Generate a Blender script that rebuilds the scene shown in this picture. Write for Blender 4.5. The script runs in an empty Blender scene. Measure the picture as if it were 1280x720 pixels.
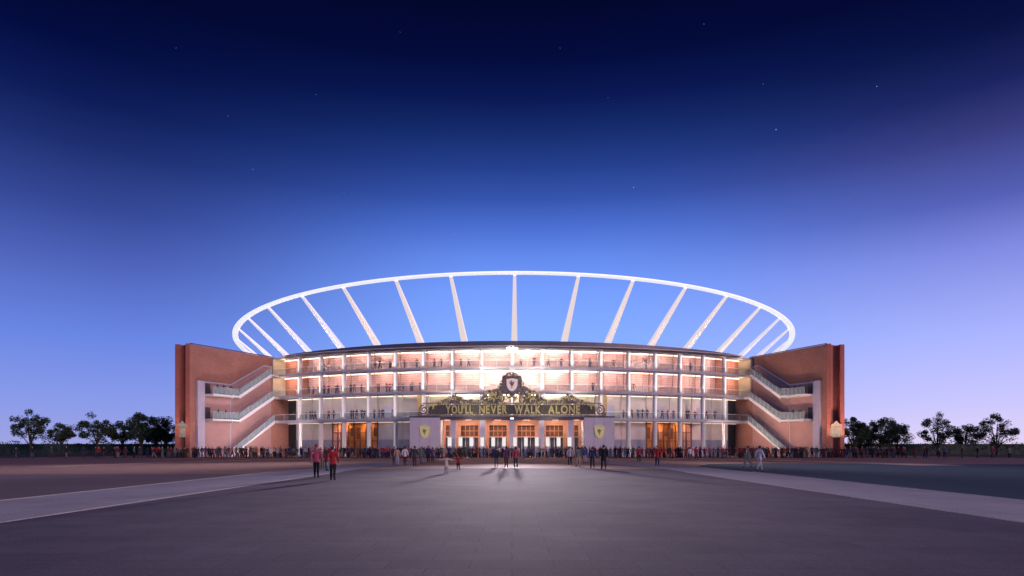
import bpy, bmesh, math, random
from mathutils import Vector, Matrix, Quaternion
R = math.radians
rnd = random.Random(7)
scene = bpy.context.scene
COL = scene.collection

# ------------------------------------------------------------------ camera
EYE = 1.72
cam_data = bpy.data.cameras.new('camera')
cam_data.sensor_width = 36.0
cam_data.lens = 36.0 * 750.0 / 1280.0
cam_data.shift_y = 198.0 / 1280.0
cam_data.clip_start = 0.1
cam_data.clip_end = 9000
cam = bpy.data.objects.new('camera', cam_data)
cam.location = (0, 0, EYE)
cam.rotation_euler = (R(90), 0, 0)
COL.objects.link(cam)
scene.camera = cam

def lin(c):
    return tuple(((v / 255.0) / 12.92 if v / 255.0 <= 0.04045 else ((v / 255.0 + 0.055) / 1.055) ** 2.4) for v in c)

# ------------------------------------------------------------------ dusk sky
world = bpy.data.worlds.new('World')
scene.world = world
world.use_nodes = True
wn = world.node_tree.nodes; wl = world.node_tree.links
wn.clear()
wout = wn.new('ShaderNodeOutputWorld'); wbg = wn.new('ShaderNodeBackground')
tc = wn.new('ShaderNodeTexCoord'); sep = wn.new('ShaderNodeSeparateXYZ')
wl.new(tc.outputs['Generated'], sep.inputs[0])
def wramp(stops):
    r = wn.new('ShaderNodeValToRGB')
    r.color_ramp.interpolation = 'EASE' if False else 'LINEAR'
    e = r.color_ramp.elements
    while len(e) > 1: e.remove(e[0])
    e[0].position = stops[0][0]; e[0].color = (*lin(stops[0][1]), 1)
    for p, c in stops[1:]:
        k = e.new(p); k.color = (*lin(c), 1)
    wl.new(sep.outputs['Z'], r.inputs[0])
    return r
rc = wramp([(0, (186, 190, 240)), (.06, (160, 182, 246)), (.17, (130, 170, 253)), (.25, (114, 154, 248)), (.30, (96, 134, 230)), (.34, (74, 109, 205)), (.38, (52, 82, 168)),
            (.42, (36, 62, 138)), (.46, (22, 44, 108)), (.50, (10, 24, 82)), (.54, (4, 12, 60)), (.60, (2, 6, 40)), (1, (1, 3, 22))])
rl = wramp([(0, (156, 160, 218)), (.06, (134, 150, 226)), (.15, (102, 130, 220)), (.25, (74, 94, 178)), (.31, (52, 70, 146)), (.38, (28, 44, 108)),
            (.43, (12, 26, 84)), (.48, (4, 12, 62)), (.54, (2, 7, 44)), (1, (1, 3, 20))])
rr = wramp([(0, (222, 206, 238)), (.06, (196, 193, 246)), (.15, (164, 174, 247)), (.25, (124, 134, 218)), (.31, (82, 92, 174)), (.38, (56, 58, 122)),
            (.43, (26, 32, 88)), (.48, (8, 14, 60)), (.54, (3, 7, 42)), (1, (1, 3, 20))])
def wmix(a, b, lo, hi):
    m = wn.new('ShaderNodeMapRange'); m.interpolation_type = 'SMOOTHSTEP'
    m.inputs['From Min'].default_value = lo; m.inputs['From Max'].default_value = hi
    wl.new(sep.outputs['X'], m.inputs['Value'])
    x = wn.new('ShaderNodeMix'); x.data_type = 'RGBA'
    wl.new(m.outputs[0], x.inputs['Factor']); wl.new(a, x.inputs['A']); wl.new(b, x.inputs['B'])
    return x.outputs['Result']
mx = wmix(rl.outputs[0], rc.outputs[0], -.56, -.02)
mx = wmix(mx, rr.outputs[0], .10, .66)
wl.new(mx, wbg.inputs['Color'])
wbg.inputs['Strength'].default_value = 1.08
wl.new(wbg.outputs[0], wout.inputs[0])

# low, soft afterglow sun from the right behind the camera
sd = bpy.data.lights.new('sun', 'SUN'); sd.energy = 1.2; sd.angle = R(12); sd.color = (1.0, .64, .62)
sun = bpy.data.objects.new('sun', sd); COL.objects.link(sun)
sun.rotation_euler = Vector((-.62, .70, -.17)).to_track_quat('-Z', 'Y').to_euler()

scene.view_settings.view_transform = 'Standard'
scene.view_settings.look = 'None'
scene.view_settings.exposure = 0
scene.view_settings.gamma = 1
scene.cycles.use_denoising = True
scene.cycles.max_bounces = 6
scene.cycles.sample_clamp_indirect = 4
try: scene.cycles.use_light_tree = True
except Exception: pass

# ------------------------------------------------------------------ materials
MATS = {}
def mat(name, col, rough=.7, var=.12, scale=3.0, bump=0.0, bscale=30, metallic=0, emit=None, estr=0, spec=.3):
    if name in MATS: return MATS[name]
    m = bpy.data.materials.new(name); m.use_nodes = True
    n = m.node_tree.nodes; l = m.node_tree.links
    p = n['Principled BSDF']
    p.inputs['Roughness'].default_value = rough
    p.inputs['Metallic'].default_value = metallic
    p.inputs['Specular IOR Level'].default_value = spec
    t = n.new('ShaderNodeTexCoord')
    if var > 0:
        nz = n.new('ShaderNodeTexNoise'); nz.inputs['Scale'].default_value = scale; nz.inputs['Detail'].default_value = 6
        l.new(t.outputs['Object'], nz.inputs['Vector'])
        r = n.new('ShaderNodeValToRGB')
        r.color_ramp.elements[0].position = .3; r.color_ramp.elements[1].position = .7
        r.color_ramp.elements[0].color = (*[c * (1 - var) for c in col], 1)
        r.color_ramp.elements[1].color = (*[min(1, c * (1 + var)) for c in col], 1)
        l.new(nz.outputs['Fac'], r.inputs[0]); l.new(r.outputs[0], p.inputs['Base Color'])
    else:
        p.inputs['Base Color'].default_value = (*col, 1)
    if bump > 0:
        b = n.new('ShaderNodeBump'); b.inputs['Strength'].default_value = bump; b.inputs['Distance'].default_value = .02
        nb = n.new('ShaderNodeTexNoise'); nb.inputs['Scale'].default_value = bscale; nb.inputs['Detail'].default_value = 5
        l.new(t.outputs['Object'], nb.inputs['Vector']); l.new(nb.outputs['Fac'], b.inputs['Height']); l.new(b.outputs[0], p.inputs['Normal'])
    if emit:
        p.inputs['Emission Color'].default_value = (*emit, 1); p.inputs['Emission Strength'].default_value = estr
    MATS[name] = m
    return m

def brick(name, c1, c2, mortar, bw, bh, ms=.02, rough=.8, big=.15, bump=.5):
    m = bpy.data.materials.new(name); m.use_nodes = True
    n = m.node_tree.nodes; l = m.node_tree.links; p = n['Principled BSDF']
    p.inputs['Roughness'].default_value = rough; p.inputs['Specular IOR Level'].default_value = .2
    uv = n.new('ShaderNodeTexCoord')
    b = n.new('ShaderNodeTexBrick'); b.inputs['Scale'].default_value = 1
    b.inputs['Brick Width'].default_value = bw; b.inputs['Row Height'].default_value = bh
    b.inputs['Mortar Size'].default_value = ms; b.inputs['Mortar Smooth'].default_value = .3
    b.inputs['Color1'].default_value = (*c1, 1); b.inputs['Color2'].default_value = (*c2, 1); b.inputs['Mortar'].default_value = (*mortar, 1)
    l.new(uv.outputs['UV'], b.inputs['Vector'])
    nz = n.new('ShaderNodeTexNoise'); nz.inputs['Scale'].default_value = .35; nz.inputs['Detail'].default_value = 8
    l.new(uv.outputs['Object'], nz.inputs['Vector'])
    mr = n.new('ShaderNodeMapRange'); mr.inputs['From Min'].default_value = .3; mr.inputs['From Max'].default_value = .7
    mr.inputs['To Min'].default_value = 1 - big; mr.inputs['To Max'].default_value = 1 + big
    l.new(nz.outputs['Fac'], mr.inputs['Value'])
    mu = n.new('ShaderNodeMix'); mu.data_type = 'RGBA'; mu.blend_type = 'MULTIPLY'; mu.inputs['Factor'].default_value = 1
    l.new(b.outputs['Color'], mu.inputs['A']); l.new(mr.outputs[0], mu.inputs['B']); l.new(mu.outputs['Result'], p.inputs['Base Color'])
    bp = n.new('ShaderNodeBump'); bp.invert = True; bp.inputs['Strength'].default_value = bump; bp.inputs['Distance'].default_value = .02
    l.new(b.outputs['Fac'], bp.inputs['Height']); l.new(bp.outputs[0], p.inputs['Normal'])
    MATS[name] = m
    return m

def emis(name, col, s):
    if name in MATS: return MATS[name]
    m = bpy.data.materials.new(name); m.use_nodes = True
    n = m.node_tree.nodes; n.clear(); l = m.node_tree.links
    e = n.new('ShaderNodeEmission'); e.inputs[0].default_value = (*col, 1); e.inputs[1].default_value = s
    o = n.new('ShaderNodeOutputMaterial'); l.new(e.outputs[0], o.inputs[0])
    MATS[name] = m
    return m

def glassy(name, col, alpha):
    m = bpy.data.materials.new(name); m.use_nodes = True
    n = m.node_tree.nodes; l = m.node_tree.links; p = n['Principled BSDF']
    p.inputs['Base Color'].default_value = (*col, 1); p.inputs['Roughness'].default_value = .08
    tr = n.new('ShaderNodeBsdfTransparent'); tr.inputs[0].default_value = (.9, .97, .96, 1)
    mxs = n.new('ShaderNodeMixShader'); mxs.inputs[0].default_value = alpha
    l.new(tr.outputs[0], mxs.inputs[1]); l.new(p.outputs[0], mxs.inputs[2])
    l.new(mxs.outputs[0], n['Material Output'].inputs[0])
    MATS[name] = m
    return m

M_brick = brick('wing_brick', (.44, .205, .155), (.37, .17, .125), (.46, .29, .25), .45, .15, .012, big=.12)
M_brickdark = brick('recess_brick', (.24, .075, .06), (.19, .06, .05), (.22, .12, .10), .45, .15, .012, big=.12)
M_fin = brick('fin_brick', (.50, .17, .12), (.42, .14, .10), (.45, .22, .18), .45, .15, .012, big=.08)
M_terra = brick('terracotta_cladding', (.60, .32, .27), (.53, .27, .23), (.70, .50, .45), .72, .36, .03, rough=.6, big=.10)
M_terraend = brick('end_bay_cladding', (.50, .19, .12), (.42, .15, .09), (.50, .26, .2), .72, .36, .03, rough=.6, big=.10)
M_render = mat('pale_render', (.62, .54, .51), .8, .10, .6, .15)
M_lowwall = mat('ground_storey_render', (.60, .51, .46), .8, .10, .6, .15)
M_lowpanel = mat('blue_grey_low_panel', (.30, .30, .37), .7, .12, .8, .15)
M_slab = mat('slab_concrete', (.52, .52, .58), .6, .08, 1.0, .1)
M_colm = mat('white_column', (.80, .76, .76), .5, .05, 2.0)
M_fascia = mat('dark_zinc_fascia', (.13, .12, .15), .45, .15, .7, 0, metallic=.3)
M_white = mat('white_painted_steel', (.82, .82, .86), .45, .04, 1.5)
M_stairpanel = mat('stair_backing_render', (.47, .29, .275), .8, .08, .7, .1)
M_pier = mat('lilac_metal_pier', (.52, .50, .62), .5, .06, 1.0)
M_dark = mat('dark_metal', (.035, .037, .042), .5, .2, 3.0)
M_iron = mat('wrought_iron', (.27, .24, .205), .55, .4, 4.0, 0, metallic=.2)
M_bar = mat('dark_iron_bar', (.18, .165, .13), .5, .3, 4.0, 0, metallic=.3)
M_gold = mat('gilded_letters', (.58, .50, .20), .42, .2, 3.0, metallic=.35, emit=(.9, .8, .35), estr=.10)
M_cream = mat('cream_plaster', (.62, .56, .42), .8, .08, .8, .1)
M_pale = mat('portal_panel', (.66, .62, .66), .65, .06, .5, .1)
M_port = mat('portal_terracotta', (.52, .25, .17), .7, .12, .7, .15)
M_brown = mat('brown_timber', (.15, .055, .025), .6, .3, 2.0)
M_amber = mat('amber_lining', (.52, .22, .07), .7, .25, .9)
M_glass = glassy('railing_glass', (.42, .58, .60), .40)
M_glass2 = glassy('clear_balcony_glass', (.5, .5, .55), .10)
M_dglass = mat('dark_glass', (.07, .07, .085), .12, .2, .6, spec=.6)
M_steps = mat('stair_steps', (.60, .64, .66), .7, .1, 2.0)
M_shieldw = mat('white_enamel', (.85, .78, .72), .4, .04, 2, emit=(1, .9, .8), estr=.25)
M_red = mat('red_enamel', (.55, .16, .12), .5, .1, 3)
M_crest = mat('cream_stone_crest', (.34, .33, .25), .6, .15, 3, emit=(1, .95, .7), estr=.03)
M_crestd = mat('grey_green_crest', (.28, .32, .26), .6, .2, 3)
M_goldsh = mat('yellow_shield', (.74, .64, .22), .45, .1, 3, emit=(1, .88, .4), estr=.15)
M_bark = mat('bark', (.06, .045, .035), .9, .3, 6, .6, 12)
M_leaf = mat('leaf_dark', (.035, .06, .035), .65, .6, .9)
M_leaf2 = mat('leaf_mid', (.05, .085, .05), .65, .6, .9)
M_hedge = mat('hedge_leaf', (.03, .05, .045), .7, .5, 1.2)

# ------------------------------------------------------------------ helpers
def unlabelled(o, parent):
    o.parent = parent
def tag(o, label, cat, group=None, kind=None):
    if label: o['label'] = label
    if cat: o['category'] = cat
    if group: o['group'] = group
    if kind: o['kind'] = kind
    return o
def empty(name, loc=(0, 0, 0), rz=0):
    o = bpy.data.objects.new(name, None); o.location = loc; o.rotation_euler = (0, 0, rz); o.empty_display_size = .3
    COL.objects.link(o); return o
class MB:
    def __init__(s): s.v = []; s.f = []; s.m = []
    def add(s, vs, fs, mi=0):
        b = len(s.v); s.v += [tuple(v) for v in vs]; s.f += [tuple(i + b for i in f) for f in fs]; s.m += [mi] * len(fs); return s
    def box(s, x0, x1, y0, y1, z0, z1, mi=0):
        vs = [(x, y, z) for z in (z0, z1) for y in (y0, y1) for x in (x0, x1)]
        return s.add(vs, [(0, 2, 3, 1), (4, 5, 7, 6), (0, 1, 5, 4), (2, 6, 7, 3), (0, 4, 6, 2), (1, 3, 7, 5)], mi)
    def prism(s, pts, z0, z1, mi=0):      # pts counter-clockwise in plan
        n = len(pts)
        vs = [(p[0], p[1], z0) for p in pts] + [(p[0], p[1], z1) for p in pts]
        return s.add(vs, [tuple(range(n - 1, -1, -1)), tuple(range(n, 2 * n))] + [(i, (i + 1) % n, n + (i + 1) % n, n + i) for i in range(n)], mi)
    def tube(s, pts, rad, n=6, mi=0, closed=False):
        pts = [Vector(p) for p in pts]; N = len(pts); rings = []
        rads = rad if isinstance(rad, (list, tuple)) else [rad] * N
        vs = []
        for i, p in enumerate(pts):
            a = pts[(i - 1) % N] if (closed or i > 0) else p
            b = pts[(i + 1) % N] if (closed or i < N - 1) else p
            d = (b - a).normalized()
            u = d.cross(Vector((0, 0, 1)))
            if u.length < .05: u = d.cross(Vector((0, 1, 0)))
            u.normalize(); w = d.cross(u)
            for k in range(n):
                an = 2 * math.pi * k / n + math.pi / n
                vs.append(p + (u * math.cos(an) + w * math.sin(an)) * rads[i])
        fs = []
        for i in range(N if closed else N - 1):
            j = (i + 1) % N
            for k in range(n):
                fs.append((i * n + k, i * n + (k + 1) % n, j * n + (k + 1) % n, j * n + k))
        if not closed:
            fs.append(tuple(range(n - 1, -1, -1))); fs.append(tuple((N - 1) * n + k for k in range(n)))
        return s.add(vs, fs, mi)
    def build(s, name, mats, parent=None, smooth=False, loc=None, uv=True):
        me = bpy.data.meshes.new(name); me.from_pydata(s.v, [], s.f)
        if not isinstance(mats, (list, tuple)): mats = [mats]
        for mm in mats: me.materials.append(mm)
        for p, mi in zip(me.polygons, s.m):
            p.material_index = mi; p.use_smooth = smooth
        bm = bmesh.new(); bm.from_mesh(me); bmesh.ops.recalc_face_normals(bm, faces=bm.faces); bm.to_mesh(me); bm.free()
        me.update()
        if uv: planar_uv(me)
        o = bpy.data.objects.new(name, me); COL.objects.link(o)
        if parent: o.parent = parent
        if loc: o.location = loc
        return o
def planar_uv(me):
    uvl = me.uv_layers.new(name='uv')
    for p in me.polygons:
        n = p.normal
        for li in p.loop_indices:
            co = me.vertices[me.loops[li].vertex_index].co
            if abs(n.z) > .7: uvl.data[li].uv = (co.x, co.y)
            else:
                t = Vector((-n.y, n.x, 0)).normalized()
                uvl.data[li].uv = (co.dot(t), co.z)
def link_copy(o, parent, loc=None):
    c = o.copy(); COL.objects.link(c); c.parent = parent
    if loc is not None: c.location = loc
    return c
def spot(name, loc, target, energy, col, size=60, blend=.6, rad=.15, parent=None):
    d = bpy.data.lights.new(name, 'SPOT'); d.energy = energy; d.color = col; d.spot_size = R(size); d.spot_blend = blend; d.shadow_soft_size = rad
    o = bpy.data.objects.new(name, d); COL.objects.link(o); o.location = loc
    o.rotation_euler = (Vector(target) - Vector(loc)).to_track_quat('-Z', 'Y').to_euler()
    return o
def area(name, loc, target, energy, col, sx, sy):
    d = bpy.data.lights.new(name, 'AREA'); d.energy = energy; d.color = col; d.shape = 'RECTANGLE'; d.size = sx; d.size_y = sy
    o = bpy.data.objects.new(name, d); COL.objects.link(o); o.location = loc
    o.rotation_euler = (Vector(target) - Vector(loc)).to_track_quat('-Z', 'Z').to_euler()
    return o

# ------------------------------------------------------------------ ground and paths
def ground_mat(name, c1, c2, scale, rough=.85, paver=None, bump=.25, spec=.25):
    m = bpy.data.materials.new(name); m.use_nodes = True
    n = m.node_tree.nodes; l = m.node_tree.links; p = n['Principled BSDF']
    p.inputs['Roughness'].default_value = rough; p.inputs['Specular IOR Level'].default_value = spec
    t = n.new('ShaderNodeTexCoord')
    a = n.new('ShaderNodeTexNoise'); a.inputs['Scale'].default_value = scale; a.inputs['Detail'].default_value = 9; a.inputs['Roughness'].default_value = .6
    l.new(t.outputs['Object'], a.inputs['Vector'])
    r = n.new('ShaderNodeValToRGB'); r.color_ramp.elements[0].position = .32; r.color_ramp.elements[1].position = .68
    r.color_ramp.elements[0].color = (*c1, 1); r.color_ramp.elements[1].color = (*c2, 1)
    l.new(a.outputs['Fac'], r.inputs[0])
    outc = r.outputs[0]
    f = n.new('ShaderNodeTexNoise'); f.inputs['Scale'].default_value = 22; f.inputs['Detail'].default_value = 8
    l.new(t.outputs['Object'], f.inputs['Vector'])
    fm = n.new('ShaderNodeMapRange'); fm.inputs['From Min'].default_value = .3; fm.inputs['From Max'].default_value = .7
    fm.inputs['To Min'].default_value = .82; fm.inputs['To Max'].default_value = 1.18
    l.new(f.outputs['Fac'], fm.inputs['Value'])
    mu = n.new('ShaderNodeMix'); mu.data_type = 'RGBA'; mu.blend_type = 'MULTIPLY'; mu.inputs['Factor'].default_value = 1
    l.new(outc, mu.inputs['A']); l.new(fm.outputs[0], mu.inputs['B']); outc = mu.outputs['Result']
    bp = n.new('ShaderNodeBump'); bp.inputs['Strength'].default_value = bump; bp.inputs['Distance'].default_value = .01
    hgt = f.outputs['Fac']
    if paver:
        b = n.new('ShaderNodeTexBrick'); b.inputs['Scale'].default_value = 1; b.inputs['Brick Width'].default_value = paver[0]
        b.inputs['Row Height'].default_value = paver[1]; b.inputs['Mortar Size'].default_value = paver[2]
        b.inputs['Color1'].default_value = (1, 1, 1, 1); b.inputs['Color2'].default_value = (.86, .86, .86, 1); b.inputs['Mortar'].default_value = (.7, .7, .7, 1)
        l.new(t.outputs['Object'], b.inputs['Vector'])
        m2 = n.new('ShaderNodeMix'); m2.data_type = 'RGBA'; m2.blend_type = 'MULTIPLY'; m2.inputs['Factor'].default_value = 1
        l.new(outc, m2.inputs['A']); l.new(b.outputs['Color'], m2.inputs['B']); outc = m2.outputs['Result']
    l.new(outc, p.inputs['Base Color'])
    l.new(hgt, bp.inputs['Height']); l.new(bp.outputs[0], p.inputs['Normal'])
    MATS[name] = m
    return m
G_far = ground_mat('far_ground', (.07, .06, .06), (.11, .09, .085), .05)
G_road = ground_mat('dark_paving', (.135, .118, .175), (.20, .175, .25), .25, .95, (1.2, .6, .012), .35, .04)
G_path = ground_mat('pale_path_stone', (.46, .44, .53), (.54, .51, .60), .4, .9, (1.5, 1.5, .014), .25, .08)
G_plaza = ground_mat('plaza_brick', (.42, .24, .21), (.50, .29, .25), .3, .85, (.4, .2, .01))
G_left = ground_mat('mauve_tarmac', (.20, .14, .165), (.25, .175, .20), .2)
G_lawn = ground_mat('dusk_lawn', (.005, .030, .080), (.010, .042, .098), .6, .9, None, .6)
G_band = ground_mat('pale_brick_band', (.58, .40, .35), (.66, .46, .40), .5)
G_kerb = ground_mat('kerb_stone', (.40, .38, .40), (.48, .45, .47), 1)

def sheet(name, pts, z, m, sub=False):
    b = MB(); b.add([(p[0], p[1], z) for p in pts], [tuple(range(len(pts)))])
    o = b.build(name, m); o['kind'] = 'structure'; return o
sheet('ground', [(-4000, -400), (4000, -400), (4000, 6000), (-4000, 6000)], 0, G_far)
sheet('plaza_paving', [(-75, 36), (75, 36), (75, 98), (60, 140), (-60, 140), (-75, 98)], .004, G_plaza)
sheet('tarmac', [(-140, -30), (-16, -30), (-16, 37.3), (-60, 36.3), (-140, 36)], .008, G_left)
sheet('road', [(-11.5, -30), (11.5, -30), (11.5, 45.0), (6, 46.6), (0, 47.2), (-6, 46.6), (-11.5, 45)], .008, G_road)
sheet('lawn', [(16, -30), (140, -30), (140, 54), (40, 57.5), (27, 62), (19, 58), (16.0, 52)], .008, G_lawn)
sheet('brick_band', [(-41, 50), (-37.2, 50), (-35.8, 62), (-31.5, 74), (-24.5, 84.5), (-25.5, 86), (-34.5, 75.5), (-39, 62)], .012, G_band)
sheet('brick_band', [(41, 54), (36.4, 54), (34.5, 63), (31.0, 74), (22.5, 84.5), (24.5, 86), (34.5, 75.5), (38.5, 64)], .012, G_band)
sheet('path', [(-16, -30), (-11.5, -30), (-11.5, 46), (-9.6, 56), (-9.0, 66), (-14.0, 66), (-15.2, 52), (-16, 40)], .016, G_path)
sheet('path', [(11.5, -30), (16.2, -30), (16, 40), (15.2, 52), (14.0, 66), (9.0, 66), (9.6, 56), (11.5, 46)], .016, G_path)
for sx in (-1, 1):
    for x in (11.44, 16.04):
        b = MB(); b.box(min(sx * x, sx * (x + .12)), max(sx * x, sx * (x + .12)), -30, 40, 0, .035)
        o = b.build('kerb', G_kerb); o['kind'] = 'structure'

# ------------------------------------------------------------------ the stadium
CX, CY, RF = 0.0, 179.0, 82.0
STEP = 3.4
def arc(th, r, z): return (CX + r * math.sin(R(th)), CY - r * math.cos(R(th)), z)
def arcbox(mb, t0, t1, r0, r1, z0, z1, n=4, mi=0, z1b=None):
    vs = []; fs = []
    for i in range(n + 1):
        t = t0 + (t1 - t0) * i / n
        zz = z1
        vs += [arc(t, r0, z0), arc(t, r1, z0), arc(t, r1, zz), arc(t, r0, zz)]
    for i in range(n):
        a = i * 4; b = a + 4
        for k in range(4): fs.append((a + k, a + (k + 1) % 4, b + (k + 1) % 4, b + k))
    fs.append((0, 1, 2, 3)); fs.append((n * 4 + 3, n * 4 + 2, n * 4 + 1, n * 4))
    mb.add(vs, fs, mi); return mb

stadium = empty('stadium', (0, 97, 0))
tag(stadium, 'curved floodlit football stadium of pink brick and white columns with a white roof ring', 'stadium')
INV = Vector((0, -97, 0))
def spart(mb, name, m, parent=None, smooth=False, label=None, stuff=False):
    o = mb.build(name, m, parent or stadium, smooth)
    if parent is None: o.location = INV
    if label: o['label'] = label
    if stuff: o['kind'] = 'stuff'
    return o

TEND = 31.9
EDGES = [-TEND] + [n * STEP for n in range(-8, 9)] + [TEND]
H = dict(s3=(5.92, 6.34), s2=(10.33, 10.70), s1=(14.18, 14.55), top=(17.45, 17.62))
ZB = {3: (14.55, 17.45), 2: (10.70, 14.18), 1: (6.34, 10.33), 0: (0.0, 5.92)}
rwall = {3: 80.0, 2: 80.0, 1: 79.0, 0: 79.0}

for key, nm in (('s1', 'balcony_slab'), ('s2', 'balcony_slab'), ('s3', 'balcony_slab')):
    if key == 's3':
        for a, b in ((-TEND, -8.0), (8.0, TEND)):
            mb = MB(); arcbox(mb, a, b, 78.6, 82.75, *H[key], n=24); spart(mb, nm, M_slab)
    else:
        mb = MB(); arcbox(mb, -TEND, TEND, 79.6, 82.75, *H[key], n=48); spart(mb, nm, M_slab)
mb = MB(); arcbox(mb, -TEND, TEND, 78.5, 82.6, 17.45, 17.6, n=48); spart(mb, 'soffit', M_slab)
# roof: thick dark eave band that dies away towards the ends
vs = []; fs = []; n = 56
for i in range(n + 1):
    t = -29.3 + 58.6 * i / n
    k = math.cos(R(t / 29.3 * 90)) ** .6
    zt = 17.62 + .98 * max(k, .03)
    vs += [arc(t, 70, 17.62), arc(t, 83.6, 17.62), arc(t, 83.6, zt - .1 * k), arc(t, 82.9, zt), arc(t, 70, zt + .35)]
for i in range(n):
    a = i * 5; b = a + 5
    for k in range(5): fs.append((a + k, a + (k + 1) % 5, b + (k + 1) % 5, b + k))
fs.append((0, 1, 2, 3, 4)); fs.append((n * 5 + 4, n * 5 + 3, n * 5 + 2, n * 5 + 1, n * 5))
roof = spart(MB().add(vs, fs), 'roof', M_fascia)
mb = MB(); arcbox(mb, -29.2, 29.2, 83.64, 83.70, 17.66, 17.74, n=48); g = mb.build('gutter', M_white, roof)

# wall panels, one per bay and storey, with a joint between bays
for st in (3, 2, 1, 0):
    z0, z1 = ZB[st]; rw = rwall[st]
    for i in range(len(EDGES) - 1):
        a, b = EDGES[i] + .03, EDGES[i + 1] - .03
        mid = (a + b) / 2
        if st == 0 and abs(mid) < 7.6: continue
        if st == 0 and 18 < abs(mid) < 24.2: continue          # glazed entrances
        if st <= 1 and i in (0, len(EDGES) - 2):                 # open ends of the lower decks
            if mid < 0: a = -30.3
            else: b = 30.3
        m = M_terra if st >= 2 else (M_render if st == 1 else M_lowwall)
        if st >= 2 and i in (0, len(EDGES) - 2): m = M_terraend
        if st == 1 and abs(mid) < 9: m = M_cream
        mb = MB(); arcbox(mb, a, b, rw - .3, rw, z0 + .01, z1 - .01, n=3)
        spart(mb, 'wall_panel', m)
        if st == 0:
            mb = MB(); arcbox(mb, a, b, rw + .005, rw + .06, 0, 2.9, n=3); spart(mb, 'bluish_low_panel', M_lowpanel)  # panel added to give the lower wall a bluish tone
        elif st == 1 and abs(mid) > 9:
            # doors to the concourse
            if i % 2 == 0 and abs(mid) < 27:
                w = .75
                mb = MB(); arcbox(mb, mid - w, mid + w, rw + .01, rw + .05, z0, z0 + 2.3, n=1); spart(mb, 'door', M_pier)
        else:
            # slender rails of the cladding, proud of the wall
            mb = MB()
            nr = 3
            for q in range(1, nr):
                zz = z0 + (z1 - z0) * q / nr
                arcbox(mb, a, b, rw + .004, rw + .05, zz, zz + .05, n=2)
            for q in range(1, 4):
                tt = a + (b - a) * q / 4
                arcbox(mb, tt - .02, tt + .02, rw + .004, rw + .045, z0 + .02, z1 - .02, n=1)
            spart(mb, 'cladding_rail', M_terra, stuff=True)
# solid core behind, so nothing shows through
mb = MB(); arcbox(mb, -30.0, 30.0, 72.0, 78.4, 0, 17.4, n=20); spart(mb, 'core_wall', M_lowwall)

# columns
colmesh = None
for i, t in enumerate(EDGES[1:-1]):
    mb = MB()
    w = .32
    base = 0 if abs(t) > 7.5 else 6.4
    c = arc(t, RF, 0)
    ring = []
    mb.tube([(0, 0, base), (0, 0, 17.45)], [w * 1.18, w * 1.18], n=10)
    for zz in (6.34, 10.70, 14.55):
        if zz > base - .1: mb.tube([(0, 0, zz + .01), (0, 0, zz + .30)], [.40, .36], n=10)
    for zz in (10.33, 14.18, 17.45):
        mb.tube([(0, 0, zz - .26), (0, 0, zz - .01)], [.34, .42], n=10)
    o = mb.build('column', M_colm, stadium); o.location = Vector((c[0], c[1], 0)) + INV
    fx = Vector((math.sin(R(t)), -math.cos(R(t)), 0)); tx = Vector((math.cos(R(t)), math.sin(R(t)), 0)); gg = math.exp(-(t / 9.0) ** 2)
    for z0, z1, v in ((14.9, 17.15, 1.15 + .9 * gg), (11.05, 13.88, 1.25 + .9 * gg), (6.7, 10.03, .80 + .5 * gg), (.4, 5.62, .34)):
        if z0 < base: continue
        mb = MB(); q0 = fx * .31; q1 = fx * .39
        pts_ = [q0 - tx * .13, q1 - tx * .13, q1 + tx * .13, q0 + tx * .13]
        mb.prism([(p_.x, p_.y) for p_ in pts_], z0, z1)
        mb.build('column_glow_strip', emis('column_glow_%d' % int(v * 20), (1, .86, .80) if z0 > 10 else (1, .9, .92), v), o)  # emissive strips added so the columns look floodlit
for s in (-1, 1):   # end cheeks
    mb = MB(); arcbox(mb, s * (TEND - .42), s * (TEND + .05), 79.9, 82.7, 10.72, 14.17, n=1); spart(mb, 'end_cheek', M_cream)
    mb = MB(); arcbox(mb, s * (TEND - .42), s * (TEND + .05), 79.9, 82.7, 14.56, 17.44, n=1); spart(mb, 'end_cheek', M_cream)
    mb = MB(); arcbox(mb, s * 30.3, s * TEND, 78.6, 78.9, .02, 5.9, n=2); spart(mb, 'void_shade_panel', M_dark)  # dark sheets standing in for the shade of the open ends
    mb = MB(); arcbox(mb, s * 30.3, s * TEND, 78.6, 78.9, 6.36, 10.3, n=2); spart(mb, 'void_shade_panel', M_dark)

# railings per bay on the three decks
for zz in (14.55, 10.70, 6.34):
    for i in range(len(EDGES) - 1):
        a, b = EDGES[i] + .22, EDGES[i + 1] - .22
        if zz < 7 and abs((a + b) / 2) < 9: continue
        mb = MB(); mb.tube([arc(a + (b - a) * k / 3, 82.55, zz + 1.05) for k in range(4)], .035, n=5)
        for k in range(3):
            c = arc(a + (b - a) * k / 2, 82.55, 0); mb.tube([(c[0], c[1], zz), (c[0], c[1], zz + 1.05)], .022, n=4)
        rl_ = spart(mb, 'railing', M_white)
        mb = MB(); arcbox(mb, a, b, 82.52, 82.54, zz + .1, zz + .98, n=3); mb.build('glass_panel', M_glass2, rl_)

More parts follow.
